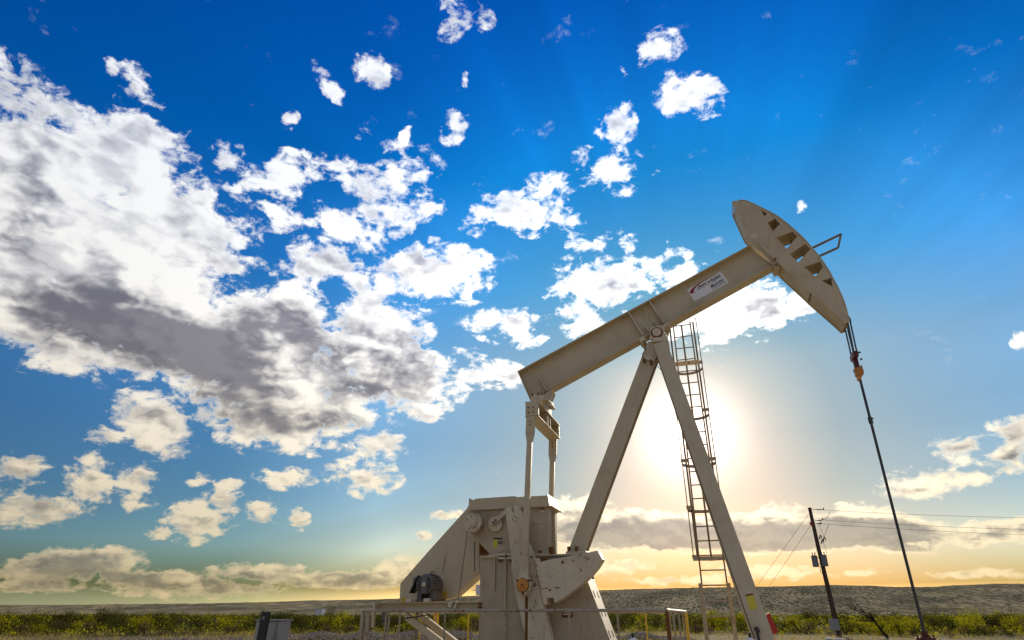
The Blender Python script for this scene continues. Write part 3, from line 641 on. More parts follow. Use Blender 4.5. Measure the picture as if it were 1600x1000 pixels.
# cranks with counterweights
def crank(s):
    ys=(-.80,-.60) if s>0 else (.60,.80)
    up=[(792,792.5),(798,790.5),(800,798.5),(802.5,802),(802.7,790),(808,788.8),(811.5,797),(816,803),(819.5,814),(819,828),(823,845),(831,862),(834,873),(800,885),(797,855),(792,820),(790.5,808)]
    mb=MB(); mb.prism(poly(up,-.8),*ys); C_=part(mb,'crank_arm','worn',bev=.01)
    lo_=[(798,883),(834,872),(846,930),(852,960),(872,1040),(838,1060),(822,1000),(808,940)]
    mb=MB(); yy=(-.84,-.58) if s>0 else (.58,.84); mb.prism(poly(lo_,-.84),*yy); part(mb,'crank_web','worn',C_,.01)
    mb=MB(); e=-.842 if s>0 else .838; mb.prism(poly([(820.5,932),(825,932),(824.5,1000),(830,1050),(824,1055),(820,1000)],-.842),e,e+.004); part(mb,'rust_streak','rust',C_,0)
    h=xz(804,810,-.81)
    for k in range(4):
        t=.3+k*math.pi/2; mb=MB(); a=-.812 if s>0 else .80; mb.cyl((h[0]+.05*math.cos(t),h[1]+.05*math.sin(t)),.013,a,a+.012,8); part(mb,'bolt','rust',C_,0)
    mb=MB(); mb.cyl((h[0],h[1]),.09,*( (-.62,-.36) if s>0 else (.36,.62)),24); part(mb,'crank_shaft','worn',C_,0,True)
    cw=[(834.6,872.6),(841.6,872),(843,878.5),(855.6,875),(880,870.5),(905,866),(934,860),(941,874),(932,888),(920,902),(907,914),(892,926),(879,935.5),(866,942.6),(864,934),(854.6,934.6),(855,944),(849.5,946)]
    if s<0: cw=[(x-12-max(0,x-870)*.35,y) for x,y in cw]
    mb=MB(); yc=(-.90,-.56) if s>0 else (.56,.90); mb.prism(poly(cw,-.9),*yc); W_=part(mb,'counterweight','worn',bev=.012)
    if s>0:
        for q in((879,878.5,.03),(859,922,.022),(844,916,.012),(853,919,.014),(871,918,.014),(872,893,.006),(873,903,.008)):
            mb=MB(); mb.cyl(xz(q[0],q[1],-.903),q[2],-.903,-.895,12); part(mb,'bolt_hole','rust',W_,0)
        for c0,c1,cy in((845,849,919.5),(851,856.5,918.5),(866,875,918)):
            mb=MB(); mb.prism(poly([(c0,cy),(c1,cy-.3),(c1,cy+.9),(c0,cy+1.0)],-.903),-.9035,-.899); part(mb,'paint_chip','rust',W_,0)
        mb=MB(); mb.prism(poly([(845,871.5),(855,870.5),(856,879),(846,880)],-.7),-.75,-.65); part(mb,'latch','rust',W_,.004)
crank(1); crank(-1)

# gear reducer
mb=MB(); mb.prism(poly([(731,797),(731,828),(739,838),(766,866.5),(857,866.5),(857,792)],-.40),-.40,.38); part(mb,'gearbox','body',bev=.012)
mb=MB(); mb.prism(poly([(732.6,778),(740,781.5),(743,779),(804,775),(807,776.5),(854.5,774),(859,789.5),(732,796.5)],-.46),-.46,-.44); part(mb,'drip_cover')
p0=xz(733,779,-.44); p1=xz(855,775,-.44); p2=xz(859,789.5,-.44)
mb=MB(); mb.box((p0[0],-.44,p2[1]-.005),(p1[0]-.02,.44,p1[1]-.10)); mb.prism([(p1[0]-.02,p1[1]+.05),(p1[0]+.0,p1[1]+.05),(p2[0]+.0,p2[1]),(p2[0]-.02,p2[1])],-.438,.44); part(mb,'drip_cover')
mb=MB(); mb.box((p0[0]+.02,-.48,p2[1]-.03),(p2[0]+.06,.46,p2[1]-.005)); part(mb,'cover_rim')
mb=MB(); mb.cyl(xz(858,793,-.2),.03,-.45,.5,12); part(mb,'cover_tube','worn',smooth=True)
mb=MB(); q=xz(857,868,-.40); r_=xz(857,795,-.40); mb.box((q[0]-.0,-.03,q[1]),(q[0]+.07,.0,r_[1])); part(mb,'gearbox_rib',bev=0)
mb=MB(); a=xz(763,866,-.44); b=xz(858,871,-.44); mb.box((a[0],-.47,b[1]),(b[0],.47,a[1]-.004)); part(mb,'gearbox_foot')
for px,w in((786,14),(798,6)):
    mb=MB(); p=xz(px,866,-.46); mb.box((p[0]-.1,-.50,p[1]-.10),(p[0]+.1,-.46,p[1]+.02)); part(mb,'gearbox_lug','worn')
for px,py in((781,865),(797,864.5),(843,861.5),(846,794)):
    mb=MB(); mb.cyl(xz(px,py,-.5),.025,-.49,-.40,8); part(mb,'bolt','rust',bev=0)
mb=MB(); mb.prism(poly([(832,814.5),(846,815),(845,818),(832,817)],-.42),-.42,-.40); part(mb,'gearbox_ledge')
mb=MB(); mb.cyl(xz(848,799,-.42),.04,-.44,-.40,12); part(mb,'breather_cap','worn')
mb=MB(); p=at_y(857,864,-.3); mb.tube([p+Vector((.05,0,-.05)),p+Vector((.05,0,.11))],.07,10); part(mb,'drain_plug','rust',bev=.01,smooth=True)
bc_=xz(739,816.4,-.6)
mb=MB(); mb.cyl(bc_,.195,-.62,-.46,40); dr=part(mb,'brake_drum','worn',bev=.01,smooth=True)
mb=MB(); mb.cyl(bc_,.10,-.655,-.62,28); mb.cyl(bc_,.06,-.665,-.655,20); part(mb,'drum_hub','worn',dr,.004,True)
for t in(1.0,2.6,4.2):
    mb=MB(); mb.cyl((bc_[0]+.15*math.cos(t),bc_[1]+.15*math.sin(t)),.014,-.625,-.61,8); part(mb,'bolt_hole','black',dr,0)
for k in range(8):
    t=k*math.pi/4; mb=MB(); mb.cyl((bc_[0]+.075*math.cos(t),bc_[1]+.075*math.sin(t)),.006,-.66,-.65,6); part(mb,'bolt','rust',dr,0)
mc=xz(774,819,-.45)
mb=MB(); mb.cyl(mc,.155,-.47,-.40,36); part(mb,'bearing_cover','worn',bev=.006,smooth=True)
mb=MB(); a=at_y(770.5,817,-.52); b=at_y(793,797,-.52); mb.bar(a,b,.095,.04,up=(0,1,0)); mb.cyl((a.x,a.z),.05,-.56,-.48,16); part(mb,'brake_lever','worn')
for px,py in((770.5,816.5),(774.5,812.5)):
    mb=MB(); mb.cyl(xz(px,py,-.56),.018,-.575,-.54,8); part(mb,'bolt','rust',bev=0)
mb=MB(); mb.prism(poly([(771,840.5),(777,840.5),(777,856),(771,856)],-.405),-.405,-.40); part(mb,'warning_label','sticker_yellow',bev=0)
p=at_y(778.5,848.5,-.405); 
tM=Matrix(((1,0,0,0),(0,0,-1,0),(0,1,0,0),(0,0,0,1)))
text_mesh('lettering','015',.085,'ink',PJ,Matrix.Translation((p.x,-.403,p.z-.02))@tM,0,.004,.8)
text_mesh('lettering','D456',.12,'worn',PJ,Matrix.Translation((p.x,-.4025,p.z-.14))@tM,0,.001,1.0)
mb=MB(); mb.prism(poly([(771,840),(785,840.5),(785,843),(771,842.5)],-.406),-.406,-.4015); part(mb,'warning_label','ink',bev=0,label='black strip across the label')

# gearbox sub-base
YB=.43
sb=[(750,871),(750,1075),(981,1075),(957,1010),(916.5,903),(911,869)]
mb=MB(); mb.prism(poly(sb,-YB),-YB,-YB+.02); mb.prism(poly(sb,-YB),YB-.02,YB); 
L_=xz(750,871,-YB)[0]; zb=.13
zt=xz(830,870,-YB)[1]
mb2=poly(sb,-YB); part(mb,'base_side_plate','body')
mb=MB(); mb.box((L_,-YB+.022,zb),(L_+.02,YB-.022,zt)); part(mb,'base_end_plate')
a,b=mb2[4],mb2[2]
mb=MB(); mb.bar((a[0]-.01,0,a[1]),(b[0]-.01,0,b[1]),2*YB+.02,.02,up=(1,0,.4)); fp=part(mb,'base_front_plate')
dd=Vector((b[0]-a[0],0,b[1]-a[1])); 
for t in(.12,.30,.50,.70,.88):
    mb=MB(); c_=Vector((a[0]+.003,0,a[1]))+dd*t
    for y in(-.22,.18): mb.bar(Vector((c_.x,y,c_.z)),Vector((c_.x,y,c_.z))+dd.normalized()*.13,.05,.012,up=(1,0,.4))
    part(mb,'slot','ink',fp,0)
mb=MB(); A_=xz(749,868.5,-.5); B_=xz(915,864.5,-.5); mb.box((A_[0],-.5,zt+.0),(-1.80,.5,zt+.035)); part(mb,'base_top_plate')
for px,y0,y1 in((773,873,922),(790,873,1010)):
    mb=MB(); p=xz(px,y0,-.47); q=xz(px,y1,-.47); mb.box((p[0]-.012,-.49,max(q[1],.14)),(p[0]+.012,-YB-.001,zt-.002)); part(mb,'base_rib',bev=0)
for px in(781.5,798.5):
    mb=MB(); p=at_y(px,875,-.46); mb.tube([p+Vector((0,0,-.03)),p+Vector((0,0,.05))],.04,8); part(mb,'bolt','rust',bev=0)
mb=MB(); mb.prism(poly([(878,953),(895,953),(895,965),(878,965)],-YB-.004),-YB-.004,-YB-.0005); npl=part(mb,'name_plate','rust',bev=0)
mb=MB(); mb.prism(poly([(880,955.5),(893,955.5),(893,957),(880,957)],-YB-.006),-YB-.006,-YB-.0045); mb.prism(poly([(880,959),(893,959),(893,960.5),(880,960.5)],-YB-.006),-YB-.006,-YB-.0045); part(mb,'plate_print','sticker',npl,0)
mb=MB(); p=xz(748,922,-.3); mb.box((p[0]-.05,-.35,p[1]-.1),(L_-.002,-.2,p[1]+.1)); mb.tube([(p[0]-.14,-.28,p[1]),(p[0],-.28,p[1])],.012); part(mb,'oiler_box','sticker')

# belt guard
gd=[(733,788),(729.4,794.6),(670,860.5),(625.4,911.6),(624,941),(688,937.5),(708.6,932.4),(751,895),(765,880),(765,788)]
GP=poly(gd,.45)
mb=MB(); mb.prism(GP,.45,.47); gp=part(mb,'belt_guard','steel',bev=.004)
mb=MB(); 
for i in range(1,8):
    a,b=GP[i],GP[(i+1)%len(GP)]; r0=off(a,b,.012); nx=[r0[0],r0[1]]; mb.prism([a,b,nx[1],nx[0]],.472,.84)
part(mb,'guard_rim','steel',gp,0)
mb=MB(); mb.prism(GP,.842,.86); part(mb,'guard_back','steel',gp,0)
mb=MB(); a=at_y(696,868,.446); b=at_y(691.5,895,.446); mb.bar(a,b,.012,.004,up=(0,1,0)); part(mb,'guard_seam','rust',gp,0)
mb=MB(); mb.prism(poly([(738,839),(748.5,845),(748.5,897),(738,896)],.2),.2,.44); pb=part(mb,'guard_bracket')
mb=MB(); mb.prism(poly([(741,846),(742.2,846),(742.2,893),(741,893)],.197),.197,.1995); part(mb,'slot','ink',pb,0)
p=at_y(701,872,.445); 
mb=MB(); mb.prism(poly([(748.5,843),(766,866),(748.5,866)],.3),.3,.32); part(mb,'guard_gusset','rust',bev=0)
rs=random.Random(4)
for k in range(2):      # unreadable chalk scribble
    pts=[(p.x+t*.02,.446,p.z-.08*k+rs.uniform(-.02,.02)) for t in range(17)]
    mb=MB(); mb.tube(pts,.003,4); part(mb,'chalk_mark','sticker',gp,0)
mb=MB(); mb.prism(poly([(627,934),(636,934),(636,941),(627,941)],.44),.436,.449); part(mb,'guard_foot','yellow')
mb=MB(); mb.prism(poly([(692,923),(698,923),(699,934),(689,934)],.44),.436,.449); part(mb,'guard_foot','yellow')
mb=MB(); mb.tube([at_y(730.5,830,-.5),at_y(723,885,-.5),at_y(715.5,939,-.5)],.007,6); part(mb,'brake_cable','black',bev=0)
mb=MB(); mb.prism(poly([(713,938),(716,940),(711,953),(707.5,953)],-.5),-.52,-.49); part(mb,'brake_handle','worn')

# motor deck: near and far channels, end piece, posts and braces
def beamI(x0,x1,y,z0,z1,nm,fl=.13):
    mb=MB(); mb.box((x0,y-fl/2,z1-.014),(x1,y+fl/2,z1)); mb.box((x0,y-fl/2,z0),(x1,y+fl/2,z0+.014)); mb.box((x0,y+.045,z0+.014),(x1,y+.055,z1-.014)); return part(mb,nm,bev=.003)
dl=xz(589,941.5,-.55); dlb=xz(589,956,-.55)
DZ1,DZ0=dl[1],dlb[1]
for y in(-.48,.62): beamI(dl[0],L_-.002,y,DZ0,DZ1,'deck_beam')
mb=MB(); mb.box((dl[0]-.06,-.62,DZ0-.30),(dl[0]-.005,-.54,DZ1)); mb.box((dl[0]-.06,-.54,DZ0+.0),(dl[0]-.045,.66,DZ1)); part(mb,'deck_end')
mb=MB(); mb.box((dl[0]+.1,-.48,DZ0-.24),(dl[0]+.2,-.40,DZ0-.002)); part(mb,'deck_stub','motor')
for x in(-6.0,-5.3,-4.7):
    mb=MB(); mb.box((x-.04,-.42,DZ1-.12),(x+.04,.55,DZ1-.016)); part(mb,'deck_crossbar')
for y,(p,q) in zip((-.45,.55),(((634,962),(684,1000)),((655,960),(706,1000)))):
    a=at_y(*p,y); b=at_y(*q,y); b=a+(b-a)*((.2-a.z)/(b.z-a.z)); mb=MB(); mb.bar(a,b,.12,.13,up=(.5,0,1)); part(mb,'deck_brace')
mb=MB(); mb.tube([at_y(588,972,-.55),at_y(610,968.5,-.56),at_y(634,966,-.57),at_y(652,963.5,-.57),at_y(672,960,-.56)],.012,6); part(mb,'motor_cable','black',bev=0,smooth=True)
for px,py in((749,943),(749,948.5)):
    mb=MB(); mb.cyl(xz(px-1,py,-.56),.022,-.57,-.42,8); part(mb,'bolt','rust',bev=0)
mb=MB(); mb.cyl(xz(703,944.5,-.56),.05,-.565,-.55,16); part(mb,'deck_eye','worn',bev=0)
# motor
fc=xz(662.7,913,-.30)
mb=MB(); mb.cyl(fc,.205,-.22,.28,36); mo=part(mb,'motor','motor',bev=.03,smooth=True)
mb=MB(); mb.cyl(fc,.195,-.31,-.22,36); part(mb,'fan_cover','motor',mo,.02,True)
for i in range(-5,6):
    z=i*.033; w=math.sqrt(.17**2-z*z)
    for sg in(-1,1):
        if w>.075:
            mb=MB(); mb.box((fc[0]+sg*.065,-.318,fc[1]+z-.008),(fc[0]+sg*w,-.312,fc[1]+z+.008)); part(mb,'vent_slot','ink',mo,0)
mb=MB(); mb.cyl(fc,.05,-.325,-.311,20); part(mb,'fan_hub','worn',mo,.004)
for k in range(20):
    t=-.5+k*.33
    if math.sin(t)>-.6:
        mb=MB(); c0=Vector((fc[0]+.205*math.cos(t),-.16,fc[1]+.205*math.sin(t))); mb.bar(c0,c0+Vector((0,.40,0)),.012,.035,up=(math.cos(t),0,math.sin(t))); part(mb,'cooling_fin','motor',mo,0)
mb=MB(); mb.box((fc[0]-.20,-.20,DZ1+.035),(fc[0]-.10,.26,fc[1]-.12)); mb.box((fc[0]+.10,-.20,DZ1+.035),(fc[0]+.20,.26,fc[1]-.12)); mb.box((fc[0]-.22,-.24,DZ1+.035),(fc[0]+.22,.28,DZ1+.06)); part(mb,'motor_foot','motor',mo)
mb=MB(); mb.tube([(fc[0]+.05+.03*math.cos(t),-.02,fc[1]+.245+.03*math.sin(t)) for t in [k*math.pi/5 for k in range(11)]],.009,6); part(mb,'lifting_eye','cable',mo,0)
mb=MB(); a=(fc[0]-.29,fc[1]+.0); mb.prism([(fc[0]-.34,fc[1]+.15),(fc[0]-.17,fc[1]+.17),(fc[0]-.22,fc[1]-.10),(fc[0]-.34,fc[1]-.14)],-.16,.10); tb_=part(mb,'terminal_box','motor',mo,.012)
mb=MB(); mb.bar((fc[0]-.15,-.18,fc[1]+.18),(fc[0]-.33,-.18,fc[1]-.17),.02,.28,up=(0,1,0)); part(mb,'box_lid','black',tb_,.004)
mb=MB(); mb.cyl(fc,.04,.28,.46,16); part(mb,'motor_shaft','cable',mo,0,True)
mb=MB(); mb.cyl((fc[0]+.0,fc[1]),.11,.475,.6,24); part(mb,'sheave','motor',mo,0,True)
for px in(641,669):
    p=xz(px,937,-.45); mb=MB(); mb.box((p[0]-.07,-.5,DZ1+.002),(p[0]+.06,.5,DZ1+.034)); mb.box((p[0]-.07,-.53,DZ1+.003),(p[0]+.06,-.45,DZ1+.075)); part(mb,'slide_rail','worn')
mb=MB(); a=at_y(676,938,-.42); mb.tube([a,a+Vector((.3,0,.01))],.02,6); mb.tube([a+Vector((.02,0,0)),a+Vector((.02,0,-.12))],.014); part(mb,'adjusting_screw','rust')

# red switch box behind the front of the near leg
p=at_y(1203,975,-.7); mb=MB(); u2=Vector((.34,0,-1)).normalized(); mb.bar(p-u2*.16,p+u2*.16,.15,.13,up=(0,1,0)); sw=part(mb,'switch_box','red',label='red box on the front of the near leg')
mb=MB(); mb.tube([p+u2*.16,p+u2*.24],.03,8); part(mb,'cable_gland','worn',sw,0)

# ladder with safety cage, part of the pumpjack
def LY(z): return 1.85-.05*z
def lp(px,py,dy=0.0):
    Y=1.7
    for _ in range(6): q=at_y(px,py,Y); Y=LY(q.z)+dy
    return at_y(px,py,Y)
def railx(z,s): return (.27 if s<0 else .80)+ (.012*(z-2) if s<0 else -.006*(z-2))
mb=MB(); lad=None
def rung(z,name='rung'):
    mb=MB(); mb.tube([(railx(z,-1),LY(z),z),(railx(z,1),LY(z),z)],.014,6); return mb
mb=MB(); mb.bar((railx(2.1,-1),LY(2.1),2.1),(railx(8.25,-1),LY(8.25),8.25),.035,.05,up=(0,1,0)); lad=part(mb,'ladder','ladder',bev=0)
mb=MB(); mb.bar((railx(2.1,1),LY(2.1),2.1),(railx(8.25,1),LY(8.25),8.25),.035,.05,up=(0,1,0)); part(mb,'ladder_rail','ladder',lad,0)
for s in(-1,1):
    mb=MB(); x=railx(1.2,s)+s*.02; mb.bar((x,LY(.3),.16),(x+ (0 if s<0 else -.0),LY(2.15),2.12),.085,.09,up=(0,1,0)); part(mb,'ladder_stile','rail',lad,.003)
z=.55
while z<8.2:
    if not (7.35<z<7.5): part(rung(z),'rung','ladder' if z>2 else 'rail',lad,0)
    z+=.305
cxl=.535; CR=.39
def hoop(z,a0,a1,h=.07,yc=.12,n=18):
    mb=MB(); Yc=LY(z)+.36
    pts=[(cxl+CR*math.cos(t),Yc+.40*math.sin(t),z) for t in [R(a0+(a1-a0)*k/n) for k in range(n+1)]]
    if a0==0: pts=[(cxl+CR,LY(z)+.02,z)]+pts
    if a1==180: pts=pts+[(cxl-CR,LY(z)+.02,z)]
    for a,b in zip(pts,pts[1:]): mb.bar(a,b,.008,h)
    return mb
for z in(2.66,3.72,4.78,5.95,7.15):
    part(hoop(z,0,180),'cage_hoop','rail',lad,0)
    mb=MB(); mb.bar((cxl-CR-.01,LY(z)+.0,z),(railx(z,-1)-.01,LY(z),z),.01,.08); part(mb,'hoop_bracket','rail',lad,0); mb=MB(); mb.bar((cxl+CR+.01,LY(z),z),(railx(z,1)+.01,LY(z),z),.01,.08); part(mb,'hoop_bracket','rail',lad,0)
mb=MB(); z=2.62; mb.bar((cxl-CR,LY(z)-.01,z),(cxl+CR,LY(z)-.01,z),.01,.09); part(mb,'cage_base','rail',lad,0)
mb=MB(); z=7.15; mb.bar((-.05,LY(z)-.03,z+.0),(.86,LY(z)-.03,z),.012,.12); tp=part(mb,'cage_bracket','steel',lad,0)
for x in(.32,.6):
    mb=MB(); mb.cyl((x,7.15),.02,LY(7.15)-.045,LY(7.15)-.036,8); part(mb,'bolt','rust',lad,0)
mb=MB(); 
for t in(2,38,90,142,178):
    a=R(t); mb=MB()
    pts=[(cxl+CR*math.cos(a)*.985,LY(z)+.36+.40*math.sin(a)*.985,z) for z in(2.62,4,5.4,6.8,8.5)]
    for p,q in zip(pts,pts[1:]): mb.bar(p,q,.02,.045,up=(-math.sin(a),math.cos(a),0))
    part(mb,'cage_bar','ladder',lad,0)
# ------------------------------------------------------------------ polished rod hanging from the bridle, wellhead
pr=empty('polished_rod',(XR,0,1.25)); tag(pr,'slim dark polished rod with its dark red and orange carrier clamp hanging from the horsehead','pump rod')
o=MB().tube([(XR,0,1.2),(XR,0,6.45)],.026,12).build('rod','cable',pr,0,True)
mb=MB(); mb.box((XR-.05,-.18,6.30),(XR+.05,.18,6.42)); mb.build('carrier_bar','darkred',pr,.008)
mb=MB(); mb.box((XR-.045,-.05,6.10),(XR+.045,.05,6.30)); mb.build('load_cell','darkred',pr,.008)
mb=MB(); mb.box((XR-.065,-.07,5.92),(XR+.065,.07,6.10)); cl=mb.build('rod_clamp','brass',pr,.012)
mb=MB(); mb.box((XR+.066,-.05,5.96),(XR+.09,.05,6.14)); mb.tube([(XR-.10,-.03,6.03),(XR+.10,-.03,6.03)],.014); mb.build('clamp_bolt','brass',cl)
mb=MB(); mb.box((XR-.05,-.05,5.83),(XR+.02,.05,5.92)); mb.build('clamp_foot','orange',cl,.004)
for z in(6.25,6.4):
    mb=MB(); mb.tube([(XR+.07,-.1,z),(XR+.11,-.1,z)],.02,8); mb.build('nut','cable',pr)
mb=MB(); mb.tube([(XR,0,4.93),(XR,0,5.05)],.042,12); mb.tube([(XR-.03,-.02,5.02),(XR+.06,-.02,5.02)],.012); mb.build('rod_collar','cable',pr,0,True)
wh=empty('wellhead',(XR,0,0)); tag(wh,'dark red wellhead with bolted flanges where the pump rod goes down','wellhead')
mb=MB(); mb.tube([(XR,0,.004),(XR,0,.75)],.10,20); mb.build('casing','darkred',wh,0,True)
mb=MB(); mb.tube([(XR,0,.92),(XR,0,1.16)],.085,20); mb.tube([(XR,0,1.16),(XR,0,1.25)],.05,16); mb.build('stuffing_box','darkred',wh,.004,True)
for z in(.95,1.1):
    mb=MB(); mb.tube([(XR,0,z),(XR,0,z+.04)],.15,24); fl=mb.build('flange','darkred',wh,.004,True)
    for k in range(8):
        t=k*math.pi/4+.2; mb=MB(); mb.tube([(XR+.13*math.cos(t),.13*math.sin(t),z-.05),(XR+.13*math.cos(t),.13*math.sin(t),z+.085)],.014,6); mb.build('stud','rust',fl)
mb=MB(); mb.tube([(XR-.13,0,1.02),(XR-.19,0,1.06)],.03); mb.tube([(XR+.12,0,1.02),(XR+.22,0,1.09)],.035); mb.build('side_lug','darkred',wh,.003,True)
mb=MB(); mb.tube([(XR-.1,0,.97),(XR-.26,0,.96),(XR-.34,0,.94),(XR-.42,0,.94)],.03,10); mb.build('bleed_pipe','black',wh,0,True)
mb=MB(); mb.tube([(XR-.42,0,.85),(XR-.42,0,1.05)],.05,12); mb.tube([(XR-.42,0,1.05),(XR-.42,0,1.08)],.06,12); mb.tube([(XR-.56,0,1.02),(XR-.45,0,1.02)],.014); va=mb.build('needle_valve','grey',wh,.003,True)
for z in(.3,.6):
    mb=MB(); mb.tube([(XR,0,z),(XR,0,z+.06)],.2,24); mb.build('flange','darkred',wh,.004,True)

# ------------------------------------------------------------------ guard railing round the machine
gr=empty('guard_railing',(-2.9,-2.4,0)); tag(gr,'low pipe guard railing with tan and rusty yellow posts around the pumpjack','railing')
X0,X1,Y0,Y1,ZR=-5.65,-.2,-2.4,3.0,1.56
for a,b in (((X0,Y0),(X1,Y0)),((X1,Y0),(X1,Y1)),((X1,Y1),(X0,Y1)),((X0,Y1),(X0,Y0))):
    mb=MB(); mb.tube([(*a,ZR),(*b,ZR)],.024,10); mb.build('top_rail','rail',gr,0,True)
    mb=MB(); mb.tube([(*a,.85),(*b,.85)],.02,8); mb.build('mid_rail','rail',gr,0,True)
def post(px,Y,m='rail',r=.022,bar=False,x=None):
    x=at_y(px,965,Y).x if x is None else x
    mb=MB()
    if bar: mb.box((x-.03,Y-.03,.125),(x+.03,Y+.03,ZR-.022))
    else: mb.tube([(x,Y,.125),(x,Y,ZR-.02)],r,8)
    o=mb.build('post',m,gr,0,not bar)
    if m=='rust': o['label']='rusty brown post at the right corner'
    if m=='yellow': o['label']='yellow painted post'
for px in(608,695,790,889,965): post(px,Y0,'rail',.017)
post(0,Y0,'rail',bar=True,x=X0); post(0,Y0,'rail',bar=True,x=X0+.11)
post(0,Y0,'rust',bar=True,x=X1); post(0,Y0+.12,'rail',bar=True,x=X1)
for y in(-1.1,.3,1.7): post(0,y,'rail',.02,x=X1)
for px in(657,1009): post(px,Y1,'yellow',.02)
post(0,Y1,'yellow',bar=True,x=X1); post(0,Y1-.14,'yellow',bar=True,x=X1); post(0,Y1,'yellow',.02,x=X0)
for y in(-1.5,-.9,-.1,.9): post(0,y,'rail' if y!=-.1 else 'ladder',.02,x=X0)
for px in(680,): post(px,1.1,'yellow',.04); post(px+4,1.1,'yellow',.03)

# ------------------------------------------------------------------ control cabinet and black marker post
cx_,cy_=at_y(418,985,-5.2).x,-5.2
cb=empty('control_cabinet',(cx_,cy_,0)); tag(cb,'pale grey metal control cabinet behind the black post at lower left','cabinet')
za=at_y(418,968.5,cy_-.15).z; x0=at_y(397,985,cy_-.15).x; x1=at_y(433,985,cy_-.15).x
mb=MB(); mb.box((x0,cy_-.13,.55),(x1,cy_+.15,za-.01)); mb.build('cabinet_body','white',cb,.01)
mb=MB(); mb.box((x0-.01,cy_-.16,za-.01),(x1+.015,cy_+.18,za+.006)); mb.build('cabinet_roof','white',cb,.004)
mb=MB(); mb.box((x0+.012,cy_-.148,.6),(x1-.03,cy_-.132,za-.03)); mb.build('door','white',cb,.004)
mb=MB(); mb.box((x1-.025,cy_-.17,.7),(x1-.005,cy_-.14,za-.16)); mb.build('handle','grey',cb,.003)
for x in(x0+.04,x1-.04):
    mb=MB(); mb.box((x-.025,cy_-.02,.004),(x+.025,cy_+.03,.548)); mb.build('leg','grey',cb,.003)
yp=cy_-.45; xp=at_y(410,985,yp).x; zp=at_y(412,955.5,yp).z
mp=empty('marker_post',(xp,yp,0)); tag(mp,'black leaning marker post with small white patch in front of the pale cabinet','post')
mb=MB(); mb.bar((xp-.055,yp,.004),(xp+.02,yp,zp),.11,.07,up=(0,1,0)); mb.build('post_body','black',mp,.008)
mb=MB(); mb.box((xp+.0,yp-.04,zp-.10),(xp+.035,yp-.0365,zp-.06)); mb.build('label_patch','grey',mp)

# small valves on pipe risers
for (px,Y,lab) in ((1172,-3.4,'small white valve with black knob at the foot of the front leg'),(989,-3.4,'small white valve with black knob below the railing left of the ladder')):
    p=at_y(px,996.5,Y); e=empty('pipe_valve',(p.x,Y,0)); tag(e,lab,'valve')
    mb=MB(); mb.tube([(p.x,Y,.004),(p.x,Y,p.z-.05)],.03,10); mb.build('riser','grey',e,0,True)
    mb=MB(); mb.tube([(p.x,Y,p.z-.05),(p.x,Y,p.z-.02),(p.x,Y,p.z)],.055,12,.03); mb.tube([(p.x-.07,Y,p.z-.05),(p.x+.07,Y,p.z-.05)],.03,10); mb.build('valve_body','sticker',e,0,True)
    mb=MB(); mb.tube([(p.x,Y,p.z),(p.x,Y,p.z+.06)],.018,8); mb.build('knob','black',e,0,True)

# ------------------------------------------------------------------ utility pole, guys and lines
pb_=at_z(1311,994,0); PX,PY=pb_.x,pb_.y; PH=9.5
up_=empty('utility_pole',(PX,PY,0)); tag(up_,'weathered wooden utility pole with two grey transformers standing right of the pumpjack','utility pole')
mb=MB(); mb.tube([(PX,PY,0),(PX-.08,PY,3),(PX-.22,PY,6.5),(PX-.28,PY,PH)],.20,14,.13); mb.build('pole','wood',up_,0,True)
def atp(px,py,dy=0): return at_y(px,py,PY+dy)
for px,py,dy in((1273.5,877,-.1),(1288,876,-.35)):
    p=atp(px,py,dy); mb=MB(); mb.tube([p+Vector((0,0,-.42)),p+Vector((0,0,.36))],.23,16); mb.tube([p+Vector((0,0,.36)),p+Vector((0,0,.42))],.25,16); t_=mb.build('transformer','grey',up_,.02,True)
    for s in(-.08,.08):
        mb=MB(); mb.tube([p+Vector((s,0,.42)),p+Vector((s*1.2,0,.66))],.035,8); mb.build('bushing','cable',t_,0,True)
for dz in(.25,-.2):
    p=atp(1273.5,877); mb=MB(); mb.bar(p+Vector((.1,0,dz)),(PX-.2,PY,p.z+dz),.06,.06); mb.build('hanger','cable',up_)
wires=[]
def insul(px0,py0,px1,py1):
    a=atp(px0,py0); b=atp(px1,py1); mb=MB(); mb.tube([a,b],.022,6)
    for t in(.45,.6,.75): q=a.lerp(b,t); mb.tube([q,q+(b-a).normalized()*.06],.055,8)
    mb.tube([b,b+Vector((0,0,.14))],.05,6); mb.build('insulator','cable',up_,0,True)
insul(1268,795.5,1287,796.5); insul(1273,814,1285.5,812.5); insul(1273,818,1283,818.5)
def jump(*ps,r=.012):
    mb=MB(); mb.tube([atp(*p) for p in ps],r,5); mb.build('jumper_wire','cable',up_,0,True)
jump((1297,799),(1295,805),(1291,809.5),(1286,812.5)); jump((1280,820),(1285,832),(1288,840)); jump((1295,819),(1291,830),(1288,838)); jump((1294,821),(1289,835),(1286,846),(1290,858),(1292,866)); jump((1278,857),(1274,864),(1272,868)); jump((1281,884),(1282,893),(1287,899),(1290,902),r=.02)
for px,py in((1281,839),(1287,842),(1284,846)):
    p=atp(px,py,-.2); mb=MB(); mb.tube([p+Vector((-.07,0,-.16)),p+Vector((.08,0,.16))],.05,8); mb.tube([p+Vector((.12,0,-.13)),p+Vector((.14,0,.1))],.03,6); mb.build('fuse_cutout','cable',up_,0,True)
mb=MB(); p=atp(1268,818.5); mb.box((p.x-.12,PY-.16,p.z-.14),(p.x+.1,PY+.05,p.z+.14)); mb.build('arrester','red',up_,.01)
p=atp(1303.5,975,-.3); mb=MB(); mb.box((p.x-.34,PY-.35,p.z-.45),(p.x+.34,PY-.24,p.z+.35)); mb_=mb.build('meter_box','white',up_,.02)
